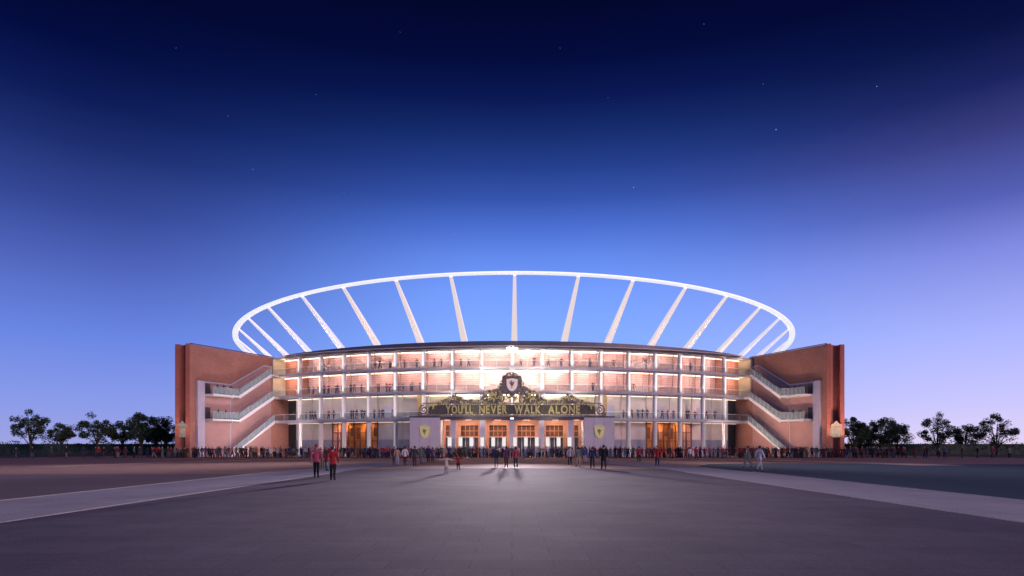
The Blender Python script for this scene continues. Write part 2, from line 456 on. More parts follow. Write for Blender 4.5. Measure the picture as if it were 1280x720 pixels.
# ceiling light strips (lamps): bright along the top decks, strongest near the middle
def strip_mat(v, warm):
    return emis('lamp_%d_%d' % (int(v * 10), warm), ((1, .80, .64), (1, .87, .74), (1, .66, .40))[warm], v)
for st in (3, 2, 1, 0):
    z1 = ZB[st][1]
    for i in range(len(EDGES) - 1):
        a, b = EDGES[i] + .35, EDGES[i + 1] - .35
        mid = (a + b) / 2
        g = math.exp(-(mid / 8.5) ** 2)
        if st == 3: v = 5 + 16 * g
        elif st == 2: v = 5 + 15 * g
        elif st == 1: v = 3.2 + 30 * math.exp(-(mid / 7.5) ** 6)
        else: v = 1.2
        if st == 0 and abs(mid) < 8: continue
        w = 1 if g > .35 else 0
        mb = MB(); arcbox(mb, EDGES[i] + .1, EDGES[i + 1] - .1, rwall[st] + .12, rwall[st] + .20, z1 - .08, z1 - .012, n=2)
        spart(mb, 'ceiling_light', strip_mat(round(v, 0) if v > 3 else v, w))
        if st > 0:  # unseen spots added in each bay to brighten the gallery walls
            e_ = {3: 430 + 520 * g, 2: 500 + 520 * g, 1: 250 + 330 * math.exp(-(mid / 7.5) ** 6)}[st]
            spot('deck_wash_fill', arc(mid, 82.4, z1 - .15), arc(mid, rwall[st], (ZB[st][0] + z1) / 2 - .3), e_, (1, .86, .80), 118, .9, .12)
        else:
            spot('deck_wash_fill', arc(mid, 82.4, z1 - .15), arc(mid, 79, 2.6), 150, (.95, .88, 1), 110, .9, .12)
# column uplights
for t in EDGES[1:-1]:
    for zz, e in ((14.62, 110), (10.77, 140), (6.41, 110), (0.1, 140)):
        if zz < 7 and abs(t) < 7.5: continue
        p = arc(t, RF + 1.0, zz - .1); q = arc(t, RF + .25, zz + 2.0)
        spot('column_uplight', p, q, e, (1, .86, .80), 70, .7, .08)
# warm glow in the end bays
for s in (-1, 1):
    for zz in (17.0, 13.7):
        d = bpy.data.lights.new('end_bay_lamp', 'POINT'); d.energy = 45; d.color = (1, .62, .38); d.shadow_soft_size = .2
        o = bpy.data.objects.new('end_bay_lamp', d); COL.objects.link(o); o.location = arc(s * 30.6, 81.4, zz)

# glazed amber entrances in the ground storey
for s in (-1, 1):
    for k, (a, b) in enumerate(((5 * STEP + .0, 6 * STEP), (6 * STEP, 7 * STEP))):
        a += .04; b -= .04
        t0, t1 = (a, b) if s > 0 else (-b, -a)
        ent = empty('glazed_entrance', (0, 0, 0)); ent.parent = stadium; ent.location = INV
        def ep(mb, nm, m, stuff=False):
            o = mb.build(nm, m, ent); return o
        mb = MB(); arcbox(mb, t0, t1, 78.44, 78.56, 0, 5.85, n=3); ep(mb, 'back_wall', M_amber)
        if (k == 1 and s < 0): 
            mb = MB(); arcbox(mb, t0, t0 + 1.2, 78.9, 79.0, 0, 5.88, n=1); ep(mb, 'side_panel', mat('pink_panel', (.50, .30, .28), .7))
        if (k == 1 and s > 0):
            mb = MB(); arcbox(mb, t1 - 1.2, t1, 78.9, 79.0, 0, 5.88, n=1); ep(mb, 'side_panel', mat('pink_panel', (.50, .30, .28), .7))
        for q in range(5):
            tt = t0 + (t1 - t0) * q / 4
            mb = MB(); arcbox(mb, tt - .06, tt + .06, 78.95, 79.15, 0, 5.9, n=1); ep(mb, 'mullion', M_brown)
        for zz in (2.6, 4.1, 5.6):
            mb = MB(); arcbox(mb, t0, t1, 79.0, 79.1, zz, zz + .12, n=2); ep(mb, 'transom', M_brown)
        for q in (0, 2, 3):
            tt = t0 + (t1 - t0) * (q + .2) / 4
            mb = MB(); arcbox(mb, tt, tt + .5, 78.6, 78.8, 3.0 + .5 * (q % 2), 5.0, n=1); ep(mb, 'hanging_banner', M_brown if q != 2 else M_port)
        p = arc((t0 + t1) / 2, 79.6, 5.5)
        area('entrance_lamp', p, arc((t0 + t1) / 2, 78.2, 2.6), 95, (1, .50, .18), 2.6, .4)

# ------------------------------------------------------------------ ring roof with spokes
RA, RB, RCY, RH = 85.6, 120.0, 220.0, 30.6
def ell(t, s=0.0, z=RH):
    k = 1 - s
    return Vector((.45 + RA * k * math.sin(R(t)), RCY - RB * k * math.cos(R(t)), z))
N = 180; vs = []; fs = []
for i in range(N):
    t = 360.0 * i / N
    p = ell(t); d = (Vector((.45, RCY, RH)) - p).normalized()
    o_ = p - d * .74; n_ = p + d * .74
    vs += [(o_.x, o_.y, RH - .06), (n_.x, n_.y, RH - .06), (n_.x, n_.y, RH + .14), (o_.x, o_.y, RH + .14)]
for i in range(N):
    a = i * 4; b = ((i + 1) % N) * 4
    for k in range(4): fs.append((a + k, a + (k + 1) % 4, b + (k + 1) % 4, b + k))
M_ring = mat('glowing_ring_steel', (.85, .85, .9), .4, .03, 1, emit=(.93, .93, 1.0), estr=.85)  # the ring's white glow is put into the steel as emission
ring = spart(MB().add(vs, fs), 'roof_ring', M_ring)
spang = [0, 7.3, 14, 21.4, 28.6, 36.8, 44.6, 52.5, 61, 70, 80, 91, 103, 116, 130, 145, 162]
SPB = 20.9
M_spokew = mat('spoke_steel_warm_glow', (.80, .72, .70), .45, .05, 1, emit=(1, .86, .83), estr=.68)  # warm floodlit look of the middle spokes, put in as emission
M_spoke = mat('spoke_steel_glow', (.80, .77, .78), .45, .05, 1, emit=(.92, .88, .98), estr=.68)  # floodlit white put into the steel as emission
for t0 in spang:
    for s in ((1, -1) if t0 else (1,)):
        t = t0 * s
        top = ell(t, .006, RH - .09); bot = ell(t, .132, SPB)
        d = (bot - top).normalized(); side = Vector((-d.y, d.x, 0)).normalized(); nrm = d.cross(side)
        mb = MB(); vs = []
        for p, w, h in ((top, .26, .16), (top.lerp(bot, .5), .42, .34), (bot, .62, .40)):
            vs += [p + side * w + nrm * h, p - side * w + nrm * h, p - side * w - nrm * h, p + side * w - nrm * h]
        fs = [(0, 1, 2, 3), (11, 10, 9, 8)]
        for a in (0, 4):
            for k in range(4): fs.append((a + k, a + (k + 1) % 4, a + 4 + (k + 1) % 4, a + 4 + k))
        mb.add([tuple(v) for v in vs], fs)
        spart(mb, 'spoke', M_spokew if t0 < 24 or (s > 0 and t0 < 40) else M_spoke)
        if t0 < 66:
            f = ell(t, .06, SPB - 2.2)
            warm = t0 < 24
            spot('spoke_floodlight', f, top.lerp(bot, .55), (500 if t0 > 25 else 320) * (1.2 if s < 0 else .8), (1, .68, .58) if warm else (1, .93, .95), 110, .5, .2)
# bowl: outer wall and raked terrace
N = 96; vs = []; fs = []
for i in range(N):
    t = 360.0 * i / N
    for s, z in ((.135, 0), (.125, SPB - .3), (.125, SPB - .05), (.155, SPB - .05), (.16, 17), (.45, 4)):
        p = ell(t, s, z); vs.append(tuple(p))
for i in range(N):
    a = i * 6; b = ((i + 1) % N) * 6
    for k in range(5): fs.append((a + k, a + k + 1, b + k + 1, b + k))
spart(MB().add(vs, fs), 'seating_bowl', M_slab)

# ------------------------------------------------------------------ brick wings, stairs
WT = 17.85
for s in (-1, 1):
    Ax, Ay = 43.35, 109.5
    Bx, By = (50.75, 94.4) if s < 0 else (49.7, 94.6)
    Ox = 53.0 if s < 0 else 52.4
    def P(x, y): return (s * x, y)
    def ordr(pts): return pts if s > 0 else pts[::-1]
    wing = spart(MB().prism(ordr([P(Ax, Ay), P(Bx, By + .003), P(Ox - .01, By + 1.6), P(60, 126), P(50, 132), P(Ax - 3, 115)]), 0, WT), 'brick_wing', M_brick)
    # end pier: two fins with a darker recess between
    b = MB(); b.prism(ordr([P(Bx - .04, By), P(Bx + .62, By), P(Bx + .62, By + 1.6), P(Bx + .02, By + 1.6)]), 0, WT + .08); b.build('fin', M_fin, wing)
    b = MB(); b.prism(ordr([P(Ox - .62, By), P(Ox + .02, By), P(Ox + .02, By + 1.9), P(Ox - .62, By + 1.9)]), 0, WT - .05); b.build('fin', M_fin, wing)
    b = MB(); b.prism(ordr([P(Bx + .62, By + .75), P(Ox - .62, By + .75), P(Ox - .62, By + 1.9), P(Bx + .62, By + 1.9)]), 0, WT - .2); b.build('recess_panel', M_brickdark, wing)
    b = MB(); b.prism(ordr([P(Ax - .05, Ay - .08), P(Bx - .10, By - .06), P(Bx + .1, By + .3), P(Ax + .3, Ay + .2)]), WT + .09, WT + .17); b.build('coping', M_fascia, wing)
    L = math.hypot(Bx - Ax, By - Ay)
    dx, dy = (Bx - Ax) / L, (By - Ay) / L
    nx, ny = dy, -dx        # towards the forecourt, in mirrored coordinates (x>0)
    if nx > 0: nx, ny = -nx, -ny
    def W(t, off, z):       # t in 0..1 along the wing wall, off = metres in front of it
        return (s * (Ax + dx * L * t + nx * off), Ay + dy * L * t + ny * off, z)
    def wbox(mb, t0, t1, o0, o1, z0, z1, z0b=None, z1b=None, mi=0):
        z0b = z0 if z0b is None else z0b; z1b = z1 if z1b is None else z1b
        vs = [W(t0, o0, z0), W(t1, o0, z0b), W(t1, o1, z0b), W(t0, o1, z0), W(t0, o0, z1), W(t1, o0, z1b), W(t1, o1, z1b), W(t0, o1, z1)]
        mb.add(vs, [(0, 1, 2, 3), (4, 5, 6, 7), (0, 1, 5, 4), (1, 2, 6, 5), (2, 3, 7, 6), (3, 0, 4, 7)], mi); return mb
    # backing render panel
    poly = [(.10, 0), (.86, 0), (.86, 12.0), (.56, 12.0), (.14, 15.9), (.04, 15.9), (.04, 0)]
    poly = [(.05, .02), (.86, .02), (.86, 12.0), (.56, 12.0), (.16, 16.0), (.05, 16.0)]
    vs = [W(t, .005, z) for t, z in poly] + [W(t, .09, z) for t, z in poly]; n = len(poly)
    MB().add(vs, [tuple(range(n)), tuple(range(n, 2 * n))] + [(i, (i + 1) % n, n + (i + 1) % n, n + i) for i in range(n)]).build('stair_wall_panel', M_stairpanel, wing)
    b = MB(); wbox(b, .855, .93, .0, 2.5, 0, 12.15); wbox(b, .855, .93, 2.2, 2.5, 0, 12.15)
    MB(); b2 = MB(); wbox(b2, .86, .935, .005, .5, 0, 12.2); b2.build('pier', M_pier, wing)
    b2 = MB(); wbox(b2, .56, .86, .095, .25, 11.95, 12.2); b2.build('frame_head', M_pier, wing)
    b2 = MB(); wbox(b2, .16, .56, .095, .25, 15.95, 16.2, 11.95, 12.2); b2.build('frame_head', M_pier, wing)
    b2 = MB(); wbox(b2, .05, .16, .095, .25, 15.95, 16.2); b2.build('frame_head', M_pier, wing)
    for tm in (.56,):
        b2 = MB(); wbox(b2, tm - .004, tm + .004, .095, .16, 0, 12); b2.build('frame_mullion', M_pier, wing)
    o0, o1 = .45, 2.2
    for (ta, tb, za, zb, tl) in ((.16, .56, 14.45, 10.15, .855), (.13, .56, 10.55, 6.15, .855), (.12, .655, 6.25, 0.05, None)):
        st = empty('staircase', (0, 0, 0)); st.parent = stadium; st.location = INV
        # top landing to facade deck
        b = MB(); wbox(b, -.02, ta, o0, o1, za - .28, za - .005); b.build('landing', M_slab, st)
        # stringers and steps
        for oo in (o0 - .08, o1):
            b = MB(); wbox(b, ta, tb, oo, oo + .10, za - .50, za + .10, zb - .50 if tl else .0, zb + .10); b.build('stringer', M_white, st)
        nst = int((za - zb) / .17); b = MB()
        for q in range(nst):
            t_a = ta + (tb - ta) * q / nst; t_b = ta + (tb - ta) * (q + 1) / nst; zz = za - (za - zb) * (q + 1) / nst
            wbox(b, t_a, t_b, o0 + .03, o1 - .01, max(0, zz - .22), zz)
        o = b.build('step', M_steps, st); o['kind'] = 'stuff'
        for oo in (o0 - .02, o1 + .06):
            b = MB(); b.tube([W(ta, oo, za + 1.15), W(tb, oo, zb + 1.15)], .04, 5)
            for q in range(9):
                tq = ta + (tb - ta) * q / 8; zq = za + (zb - za) * q / 8; b.tube([W(tq, oo, zq), W(tq, oo, zq + 1.15)], .03, 4)
            b.build('handrail', M_pier, st)
        b = MB(); wbox(b, ta, tb, o1 + .03, o1 + .045, za + .15, za + 1.05, zb + .15, zb + 1.05); b.build('glass_panel', M_glass, st)
        if tl:
            b = MB(); wbox(b, tb, tl, o0 - .1, o1 + .12, zb - .30, zb - .005); b.build('landing', M_white, st)
            b = MB(); b.tube([W(tb, o1 + .06, zb + 1.15), W(tl, o1 + .06, zb + 1.15)], .04, 5)
            for q in range(7):
                tq = tb + (tl - tb) * q / 6; b.tube([W(tq, o1 + .06, zb), W(tq, o1 + .06, zb + 1.15)], .03, 4)
            b.build('handrail', M_pier, st)
            b = MB(); wbox(b, tb, tl, o1 + .03, o1 + .045, zb + .1, zb + 1.05); b.build('glass_panel', M_glass, st)
            b = MB(); wbox(b, .79, .855, .1, .22, zb + .01, zb + 1.9); b.build('landing_door', M_dglass, st)
    # unseen spots added out front to brighten the wing walls
    for tq in (.3, .75):
        spot('wing_wash_fill', W(tq, 13, .25), W(tq - .08, 0, 9.5), 4600 if s > 0 else 3600, (1, .66, .52) if s > 0 else (1, .78, .76), 95, .8, .4)
    # fin uplights
    for x in (Bx + .3, Ox - .3):
        spot('fin_uplight', (s * x, By - 2.4, .15), (s * x, By + .0, 9.5), 3200 if s > 0 else 900, (1, .55, .42), 50, .7, .1)

# ------------------------------------------------------------------ entrance portal
portal = empty('entrance_portal', (0, 93.5, 0)); portal.parent = stadium; portal.location = Vector((0, 0, 0)) + INV
def pp(mb, nm, m): return mb.build(nm, m, portal)
for s in (-1, 1):
    x0, x1 = sorted((s * 11.25, s * 15.95))
    b = MB(); b.box(x0, x1, 93.5, 98.8, 0, 6.22); pp(b, 'side_block', M_pale)
    b = MB(); b.box(x0 - .1, x1 + .1, 93.35, 98.9, 6.23, 6.45); pp(b, 'block_cap', M_fascia)
    for q in (1, 2):    # panel joints: thin proud strips
        xx = x0 + (x1 - x0) * q / 3
        b = MB(); b.box(xx - .025, xx + .025, 93.47, 93.5, .02, 6.2); pp(b, 'joint_strip', M_pier)
b = MB(); b.box(-11.24, 11.24, 93.9, 98.3, 6.02, 6.3); pp(b, 'portal_roof', M_pale)
b = MB(); b.box(-11.24, 11.24, 93.6, 93.88, 5.85, 6.42); pp(b, 'lintel', M_fascia)
for x in (-9.25, -4.63, 0, 4.63, 9.25):
    b = MB(); b.box(x - .42, x + .42, 93.95, 94.8, 0, 6.0); b.box(x - .5, x + .5, 93.9, 94.85, 0, .3); pp(b, 'portal_column', M_pale)
# terracotta back wall with framed openings
for x0 in (-11.2, -9.25, -4.63, 0, 4.63, 9.25):
    x1 = {-11.2: -9.25, -9.25: -4.63, -4.63: 0, 0: 4.63, 4.63: 9.25, 9.25: 11.2}[x0]
    w = x1 - x0; wide = w > 3
    ox0, ox1 = (x0 + .9, x1 - .9) if wide else (x0 + .35, x1 - .35)
    b = MB(); b.box(x0 + .01, ox0, 98.0, 98.4, 0, 6.0); b.box(ox1, x1 - .01, 98.0, 98.4, 0, 6.0); b.box(ox0, ox1, 98.0, 98.4, 5.15, 6.0); b.box(ox0, ox1, 98.0, 98.4, 3.15, 3.4)
    pp(b, 'back_wall', M_port)
    b = MB(); b.box(ox0, ox1, 98.5, 98.56, 3.3, 5.2); wv = pp(b, 'window', M_brown)
    for q in range(3 if wide else 1):
        xx = ox0 + (ox1 - ox0) * (q + 1) / (4 if wide else 2)
        b = MB(); b.box(xx - .05, xx + .05, 98.42, 98.49, 3.4, 5.15); b.build('mullion', M_port, portal)
    b = MB(); b.box(ox0, ox1, 98.42, 98.49, 4.2, 4.32); pp(b, 'transom', M_port)
    b = MB(); b.box(ox0, ox1, 98.5, 98.6, 0, 3.2); pp(b, 'glass_door', M_dglass)
    for q in range(3 if wide else 1):
        xx = ox0 + (ox1 - ox0) * (q + 1) / (4 if wide else 2)
        b = MB(); b.box(xx - .04, xx + .04, 98.42, 98.49, 0, 3.14); pp(b, 'door_frame', M_white)
    mid = (x0 + x1) / 2
    b = MB(); b.box(mid - .5, mid + .5, 95.6, 95.9, 5.93, 6.0); pp(b, 'downlight', emis('portal_lamp', (1, .72, .5), 12))
    area('portal_lamp', (mid, 96.0, 5.85), (mid, 97.6, 1.5), 110 if wide else 60, (1, .80, .66), 1.6 if wide else .8, .8)
# cream lit storey behind the sign
for s in (-1, 1):
    x0, x1 = sorted((s * 14.5, s * 15.5))
    b = MB(); b.box(x0, x1, 98.2, 98.5, 6.5, 10.2); pp(b, 'lit_doorway', mat('yellow_plaster', (.70, .52, .22), .7, emit=None))
spot('yellow_lamp', (-14.6, 96.2, 9.8), (-15.0, 98.3, 8), 60, (1, .75, .35), 120)
spot('yellow_lamp', (14.6, 96.2, 9.8), (15.0, 98.3, 8), 60, (1, .75, .35), 120)
# main floodlight under the eave, above the crest
b = MB()
b.box(-.9, .9, 95.25, 95.4, 17.05, 17.45); hd = spart(b, 'floodlight', M_dark)
b = MB(); b.box(-.8, .8, 95.20, 95.245, 17.1, 17.4); b.build('lamp_face', emis('flood_face', (1, .93, .85), 90), hd)
b = MB(); b.box(-.3, .3, 93.02, 93.2, 5.95, 6.15); lf_ = spart(b, 'floodlight', M_dark)
b = MB(); b.box(-.26, .26, 92.98, 93.015, 5.98, 6.12); b.build('lamp_face', emis('flood_face_low', (1, .93, .85), 6), lf_)
spot('plaza_floodlight', (0, 94.9, 17.0), (0, 40, 0), 2000, (1, .80, .74), 120, .6, .5)
for tx_, en_ in ((-92, 170000), (0, 230000), (92, 170000)):
    spot('plaza_floodlight', (0, 94.9, 17.1), (tx_, -40, 14), en_ * .7, (1, .82, .9), 52, 1.0, .30)
    spot('forecourt_floodlight', (0, 92.9, 6.05), (tx_, -40, 34), en_ * 1.7, (1, .84, .9), 46, 1.0, .25)
for s in (-1, 1):
    spot('facade_fill', (s * 10.5, 93.0, 9.6), (s * 8, 99.5, 14), 800, (1, .84, .74), 120, .8, .8)  # unseen spots added to brighten the walls above and behind the sign
    spot('plaza_floodlight', (s * 12, 94.9, 6.6), (s * 13, 50, 0), 1500, (1, .78, .72), 120, .7, .4)
    spot('facade_fill', (s * 4.5, 93.2, 12.2), (s * 1.2, 99.5, 15), 1300, (1, .84, .70), 120, .8, .5)

# ------------------------------------------------------------------ gate sign
sign = empty('gate_sign', (0, 93.3, 6.4))
tag(sign, 'long black wrought iron gate sign with gold words over the main entrance portal', 'sign')
sp = Vector((0, -93.3, -6.4))
def sg(mb, nm, m, parent=None, smooth=False):
    o = mb.build(nm, m, parent or sign, smooth)
    if parent is None: o.location = sp
    return o
YS = 93.25
b = MB(); b.box(-13.0, 13.0, YS + .09, YS + .15, 6.74, 8.2); sg(b, 'letter_rail', M_bar)
for z in (6.47, 8.36):
    b = MB(); b.box(-13.9, 13.9, YS - .08, YS + .18, z, z + .14); sg(b, 'rail', M_iron)
for k in range(-45, 46):
    b = MB(); x = k * .30; b.tube([(x, YS + .04, 6.6), (x, YS + .04, 8.36)], .042, 5)
    sg(b, 'bar', M_bar)
def letters(txt, size, mtl, parent, x0, x1, zb, y, depth=.05):
    cu = bpy.data.curves.new('t', 'FONT'); cu.body = txt; cu.size = size; cu.extrude = depth; cu.offset = .03; cu.align_x = 'LEFT'
    o = bpy.data.objects.new('t', cu); COL.objects.link(o)
    bpy.context.view_layer.update()
    me = bpy.data.meshes.new_from_object(o.evaluated_get(bpy.context.evaluated_depsgraph_get()))
    bpy.data.objects.remove(o)
    return me
def place_word(word, x0, x1, zb, zt, y):
    # advance widths from the font itself, one object per letter
    me_all = []
    for ch in word:
        me = letters(ch, 1.0, M_gold, sign, 0, 1, 0, 0)
        xs = [v.co.x for v in me.vertices]; zs = [v.co.y for v in me.vertices]
        me_all.append((ch, me, min(xs), max(xs), min(zs), max(zs)))
    gap = .13
    tot = sum(m[3] - m[2] for m in me_all) + gap * (len(word) - 1)
    sc = (x1 - x0) / tot; cap = .70
    x = x0
    for ch, me, a, bx, c, d in me_all:
        for v in me.vertices:
            X, Y, Z = v.co
            v.co = (x + (X - a) * sc, y - Z, zb + Y / cap * (zt - zb))
        x += (bx - a + gap) * sc
        me.materials.append(M_gold); me.name = 'letter'
        o = bpy.data.objects.new('letter', me); COL.objects.link(o); o.parent = sign; o.location = sp
def PX(px, d): return (px - 640) * d / 750.0
for wd, a, c in (("YOU'LL", 557, 591), ('NEVER', 599, 634), ('WALK', 643, 676), ('ALONE', 685, 725)):
    place_word(wd, PX(a, YS), PX(c, YS), 6.86, 8.08, YS - .03)
# scrolls
def scroll(cx, cz, r, turns, dirn, start, m, name='scroll', y=YS, rad=.085):
    pts = []
    n = int(14 * turns) + 6
    for i in range(n):
        u = i / (n - 1); a = start + dirn * turns * 2 * math.pi * u; rr = r * (1 - .82 * u)
        pts.append((cx + rr * math.cos(a), y, cz + rr * math.sin(a)))
    b = MB(); b.tube(pts, [rad * (1.15 - .45 * i / n) for i in range(n)], 6)
    o = sg(b, name, m, smooth=True); return o
def leafplate(pts, m, name='leaf_ornament', y=YS, th=.12):
    n = len(pts)
    vs = [(p[0], y - th / 2, p[1]) for p in pts] + [(p[0], y + th / 2, p[1]) for p in pts]
    b = MB().add(vs, [tuple(range(n)), tuple(range(2 * n - 1, n - 1, -1))] + [(i, (i + 1) % n, n + (i + 1) % n, n + i) for i in range(n)])
    return sg(b, name, m)
# outline height of the ironwork above the band, by px (left half), mirrored
OUT = [(526, 519), (531, 512), (537, 505), (548, 503), (556, 499), (563, 496), (569, 493), (575, 496), (581, 501), (592, 502), (600, 501), (605, 496), (610, 490), (617, 487), (625, 486), (628, 480)]
def outz(px):
    for (a, ya), (c, yc) in zip(OUT, OUT[1:]):
        if a <= px <= c: return (558 - (ya + (yc - ya) * (px - a) / (c - a))) * YS / 750 + EYE
    return 8.4
rs = random.Random(3)
for s in (-1, 1):
    px = 534.0
    while px < 630:
        x = PX(px, YS) * -s; zt = outz(px); hgt = zt - 8.45
        if hgt > .25:
            k = 0; z = 8.45
            while z < zt - .2:
                r = min(.62, max(.26, (zt - z) * .5)) * rs.uniform(.85, 1.05)
                scroll(x + rs.uniform(-.05, .05), z + r, r, 1.6, rs.choice((-1, 1)), rs.uniform(0, 6.28), M_iron, y=YS + rs.uniform(-.12, .15), rad=.10)
                z += r * 1.45; k += 1
        px += 4.6
    # solid leaves filling the silhouette from behind
    for (a, c) in ((541, 556), (556, 569), (569, 583), (583, 598), (598, 611), (611, 627)):
        m_ = (a + c) / 2; za, zm, zc = [8.4 + (outz(q_) - 8.4) * .62 for q_ in (a, m_, c)]
        pts = [(-s * PX(a, YS), 8.4), (-s * PX(a, YS), max(8.5, za - .2)), (-s * PX(a + 3, YS), za - .1), (-s * PX(m_ - 1, YS), max(8.6, zm - .35)), (-s * PX(m_ + 1, YS), zm), (-s * PX(c - 3, YS), max(8.6, zc - .3)), (-s * PX(c, YS), 8.4)]
        leafplate(pts, M_iron, y=YS + .25)
    # gilded scrolls
    for (gx, gy, r, d) in ((611, 496, .72, 1), (619, 491, .5, -1), (616, 501, .45, 1), (540, 510, .55, 1), (545, 505, .35, -1), (569, 499, .32, 1), (585, 504, .3, -1), (601, 504, .32, 1), (558, 503, .28, -1), (577, 504, .25, 1), (630, 497, .35, 1), (595, 503, .3, 1), (564, 497, .3, -1), (551, 504, .3, 1), (573, 497, .28, 1), (607, 502, .34, -1), (622, 496, .4, -1), (636, 500, .3, 1), (626, 503, .3, -1)):
        scroll(-s * PX(gx, YS), (558 - gy) * YS / 750 + EYE, r, .62, d * s, .3 if s > 0 else math.pi - .3, M_gold, 'gilded_scroll', y=YS - .22, rad=.17 if r > .4 else .09)
    # end volutes stepping down
    scroll(-s * PX(530, YS), 7.4, .75, 1.7, -s, math.pi / 2, M_iron, y=YS, rad=.12)
    b = MB(); b.box(min(s * 13.9, s * 14.6), max(s * 13.9, s * 14.6), YS - .05, YS + .3, 6.46, 7.0); sg(b, 'end_foot', M_iron)
# central cartouche with shield
def shield_pts(cx, cz, w, h):
    pts = [(cx - w / 2, cz + h * .42), (cx - w * .25, cz + h * .46), (cx, cz + h * .5), (cx + w * .25, cz + h * .46), (cx + w / 2, cz + h * .42)]
    for k in range(1, 10):
        a = math.pi * k / 10
        pts.append((cx + w / 2 * math.cos(a) ** 1.0 if a < math.pi / 2 else cx - w / 2 * abs(math.cos(a)), cz + h * .12 - h * .62 * math.sin(a) ** 1.15))
    return pts
CZ = (558 - 481) * YS / 750 + EYE
leafplate(shield_pts(0, CZ - .1, 3.1, 3.2), M_iron, 'cartouche', y=YS + .1, th=.25)
shl = leafplate(shield_pts(0, CZ, 1.75, 2.0), M_shieldw, 'shield', y=YS - .14, th=.14)
# standing bird on the shield
bird = [(-.10, -.62), (.02, -.62), (.05, -.30), (.22, -.10), (.34, .22), (.42, .50), (.20, .38), (.16, .20), (.08, .42), (.00, .56), (-.16, .60), (-.34, .50), (-.18, .44), (-.12, .28), (-.26, .34), (-.42, .46), (-.36, .12), (-.20, -.14), (-.08, -.30)]
leafplate([(x, z + CZ + .05) for x, z in bird], M_red, 'bird_emblem', y=YS - .235, th=.04)
for s in (-1, 1):
    for (x, z, r) in ((1.55, CZ + .3, .42), (1.6, CZ - .6, .5), (1.2, CZ - 1.4, .5), (.5, CZ + 1.5, .42), (1.15, CZ + 1.15, .35), (.45, CZ - 1.6, .5), (1.9, CZ - 1.5, .45)):
        scroll(s * x, z, r, 1.5, s, rs.uniform(0, 6), M_iron, y=YS - .05, rad=.11)
scroll(0, CZ + 1.75, .3, 1.2, 1, 0, M_iron)
spot('sign_lamp', (-6, 89.8, 4.3), (-5, 93.3, 8), 420, (1, .88, .72), 90)
spot('sign_lamp', (6, 89.8, 4.3), (5, 93.3, 8), 420, (1, .88, .72), 90)

# ------------------------------------------------------------------ crests on walls
def crest(name, label, cx, cy, cz, w, h, body, inner):
    e = empty(name, (cx, cy, cz)); tag(e, label, 'crest')
    def pl(pts, m, nm, y0, y1):
        n = len(pts); vs = [(p[0], y0, p[1]) for p in pts] + [(p[0], y1, p[1]) for p in pts]
        return MB().add(vs, [tuple(range(n)), tuple(range(2 * n - 1, n - 1, -1))] + [(i, (i + 1) % n, n + (i + 1) % n, n + i) for i in range(n)]).build(nm, m, e)
    return e, pl
for s, lab in ((-1, 'yellow shield crest on the pale block left of the entrance'), (1, 'yellow shield crest on the pale block right of the entrance')):
    e, pl = crest('shield_crest', lab, s * 13.6, 93.45, 3.9, 0, 0, 0, 0)
    pl(shield_pts(0, 0, 1.5, 1.75), M_goldsh, 'shield', -.12, 0)
    pl([(x * .8, z * .8 + .08) for x, z in bird], M_crestd, 'bird_emblem', -.16, -.125)
    pl([(-.85, .75), (0, 1.0), (.85, .75), (.85, .88), (0, 1.13), (-.85, .88)], M_goldsh, 'crown_bar', -.12, 0)
for s, x, lab in ((-1, -51.9, 'cream heraldic crest in the recess of the left brick wing pier'), (1, 51.05, 'cream heraldic crest in the recess of the right brick wing pier')):
    e, pl = crest('wall_crest', lab, x, 94.55, 4.35, 0, 0, 0, 0)
    pl([(-.62, -1.2), (.62, -1.2), (.68, .45), (-.68, .45)], M_crest, 'tablet', -.12, .1)
    pl([(-.95, .5), (.95, .5), (.8, .85), (.35, 1.0), (.12, 1.35), (-.12, 1.35), (-.35, 1.0), (-.8, .85)], M_crestd if s < 0 else M_crest, 'gable', -.16, .1)
    pl(shield_pts(0, -.38, .85, 1.25), M_crestd, 'shield', -.2, -.125)
    pl([(xx * .55, z * .7 - .32) for xx, z in bird], M_crest, 'bird_emblem', -.24, -.205)
    for q in (-1, 1): pl([(q * .72, -1.0), (q * .95, -.9), (q * .9, .3), (q * .72, .4)], M_crest, 'flame', -.1, .08)
    area('crest_lamp', (x, 93.2, 2.4), (x, 94.5, 4.5), 4, (1, .9, .7), .5, .2)

# ------------------------------------------------------------------ lit white pillars between the portal columns
ordn = ['first', 'second', 'third', 'fourth', 'fifth', 'sixth', 'seventh', 'eighth', 'ninth', 'tenth', 'eleventh', 'twelfth']
M_pil = emis('pillar_glow', (1, .93, .90), .9)
proto = None
for i in range(12):
    x = PX(562 + 13.62 * i, 92.3)
    if proto is None:
        e = empty('light_pillar', (x, 92.3, 0))
        b = MB(); b.box(-.30, .30, -.30, .30, 0, .25); b.build('base', M_pier, e)
        b = MB(); b.box(-.24, .24, -.24, .24, .25, 1.75); b.build('shaft', M_white, e)
        b = MB(); b.box(-.27, .27, -.27, .27, 1.76, 3.1); b.build('lamp_box', M_pil, e)
        b = MB(); b.box(-.36, .36, -.36, .36, 3.11, 3.22); b.build('cap', M_white, e)
        proto = e
    else:
        e = proto.copy(); COL.objects.link(e); e.location = (x, 92.3, 0)
        for c in list(proto.children): k = c.copy(); COL.objects.link(k); k.parent = e
    tag(e, ordn[i] + ' glowing white turnstile pillar from the left under the gate sign', 'light pillar', 'glowing white pillars at the entrance')

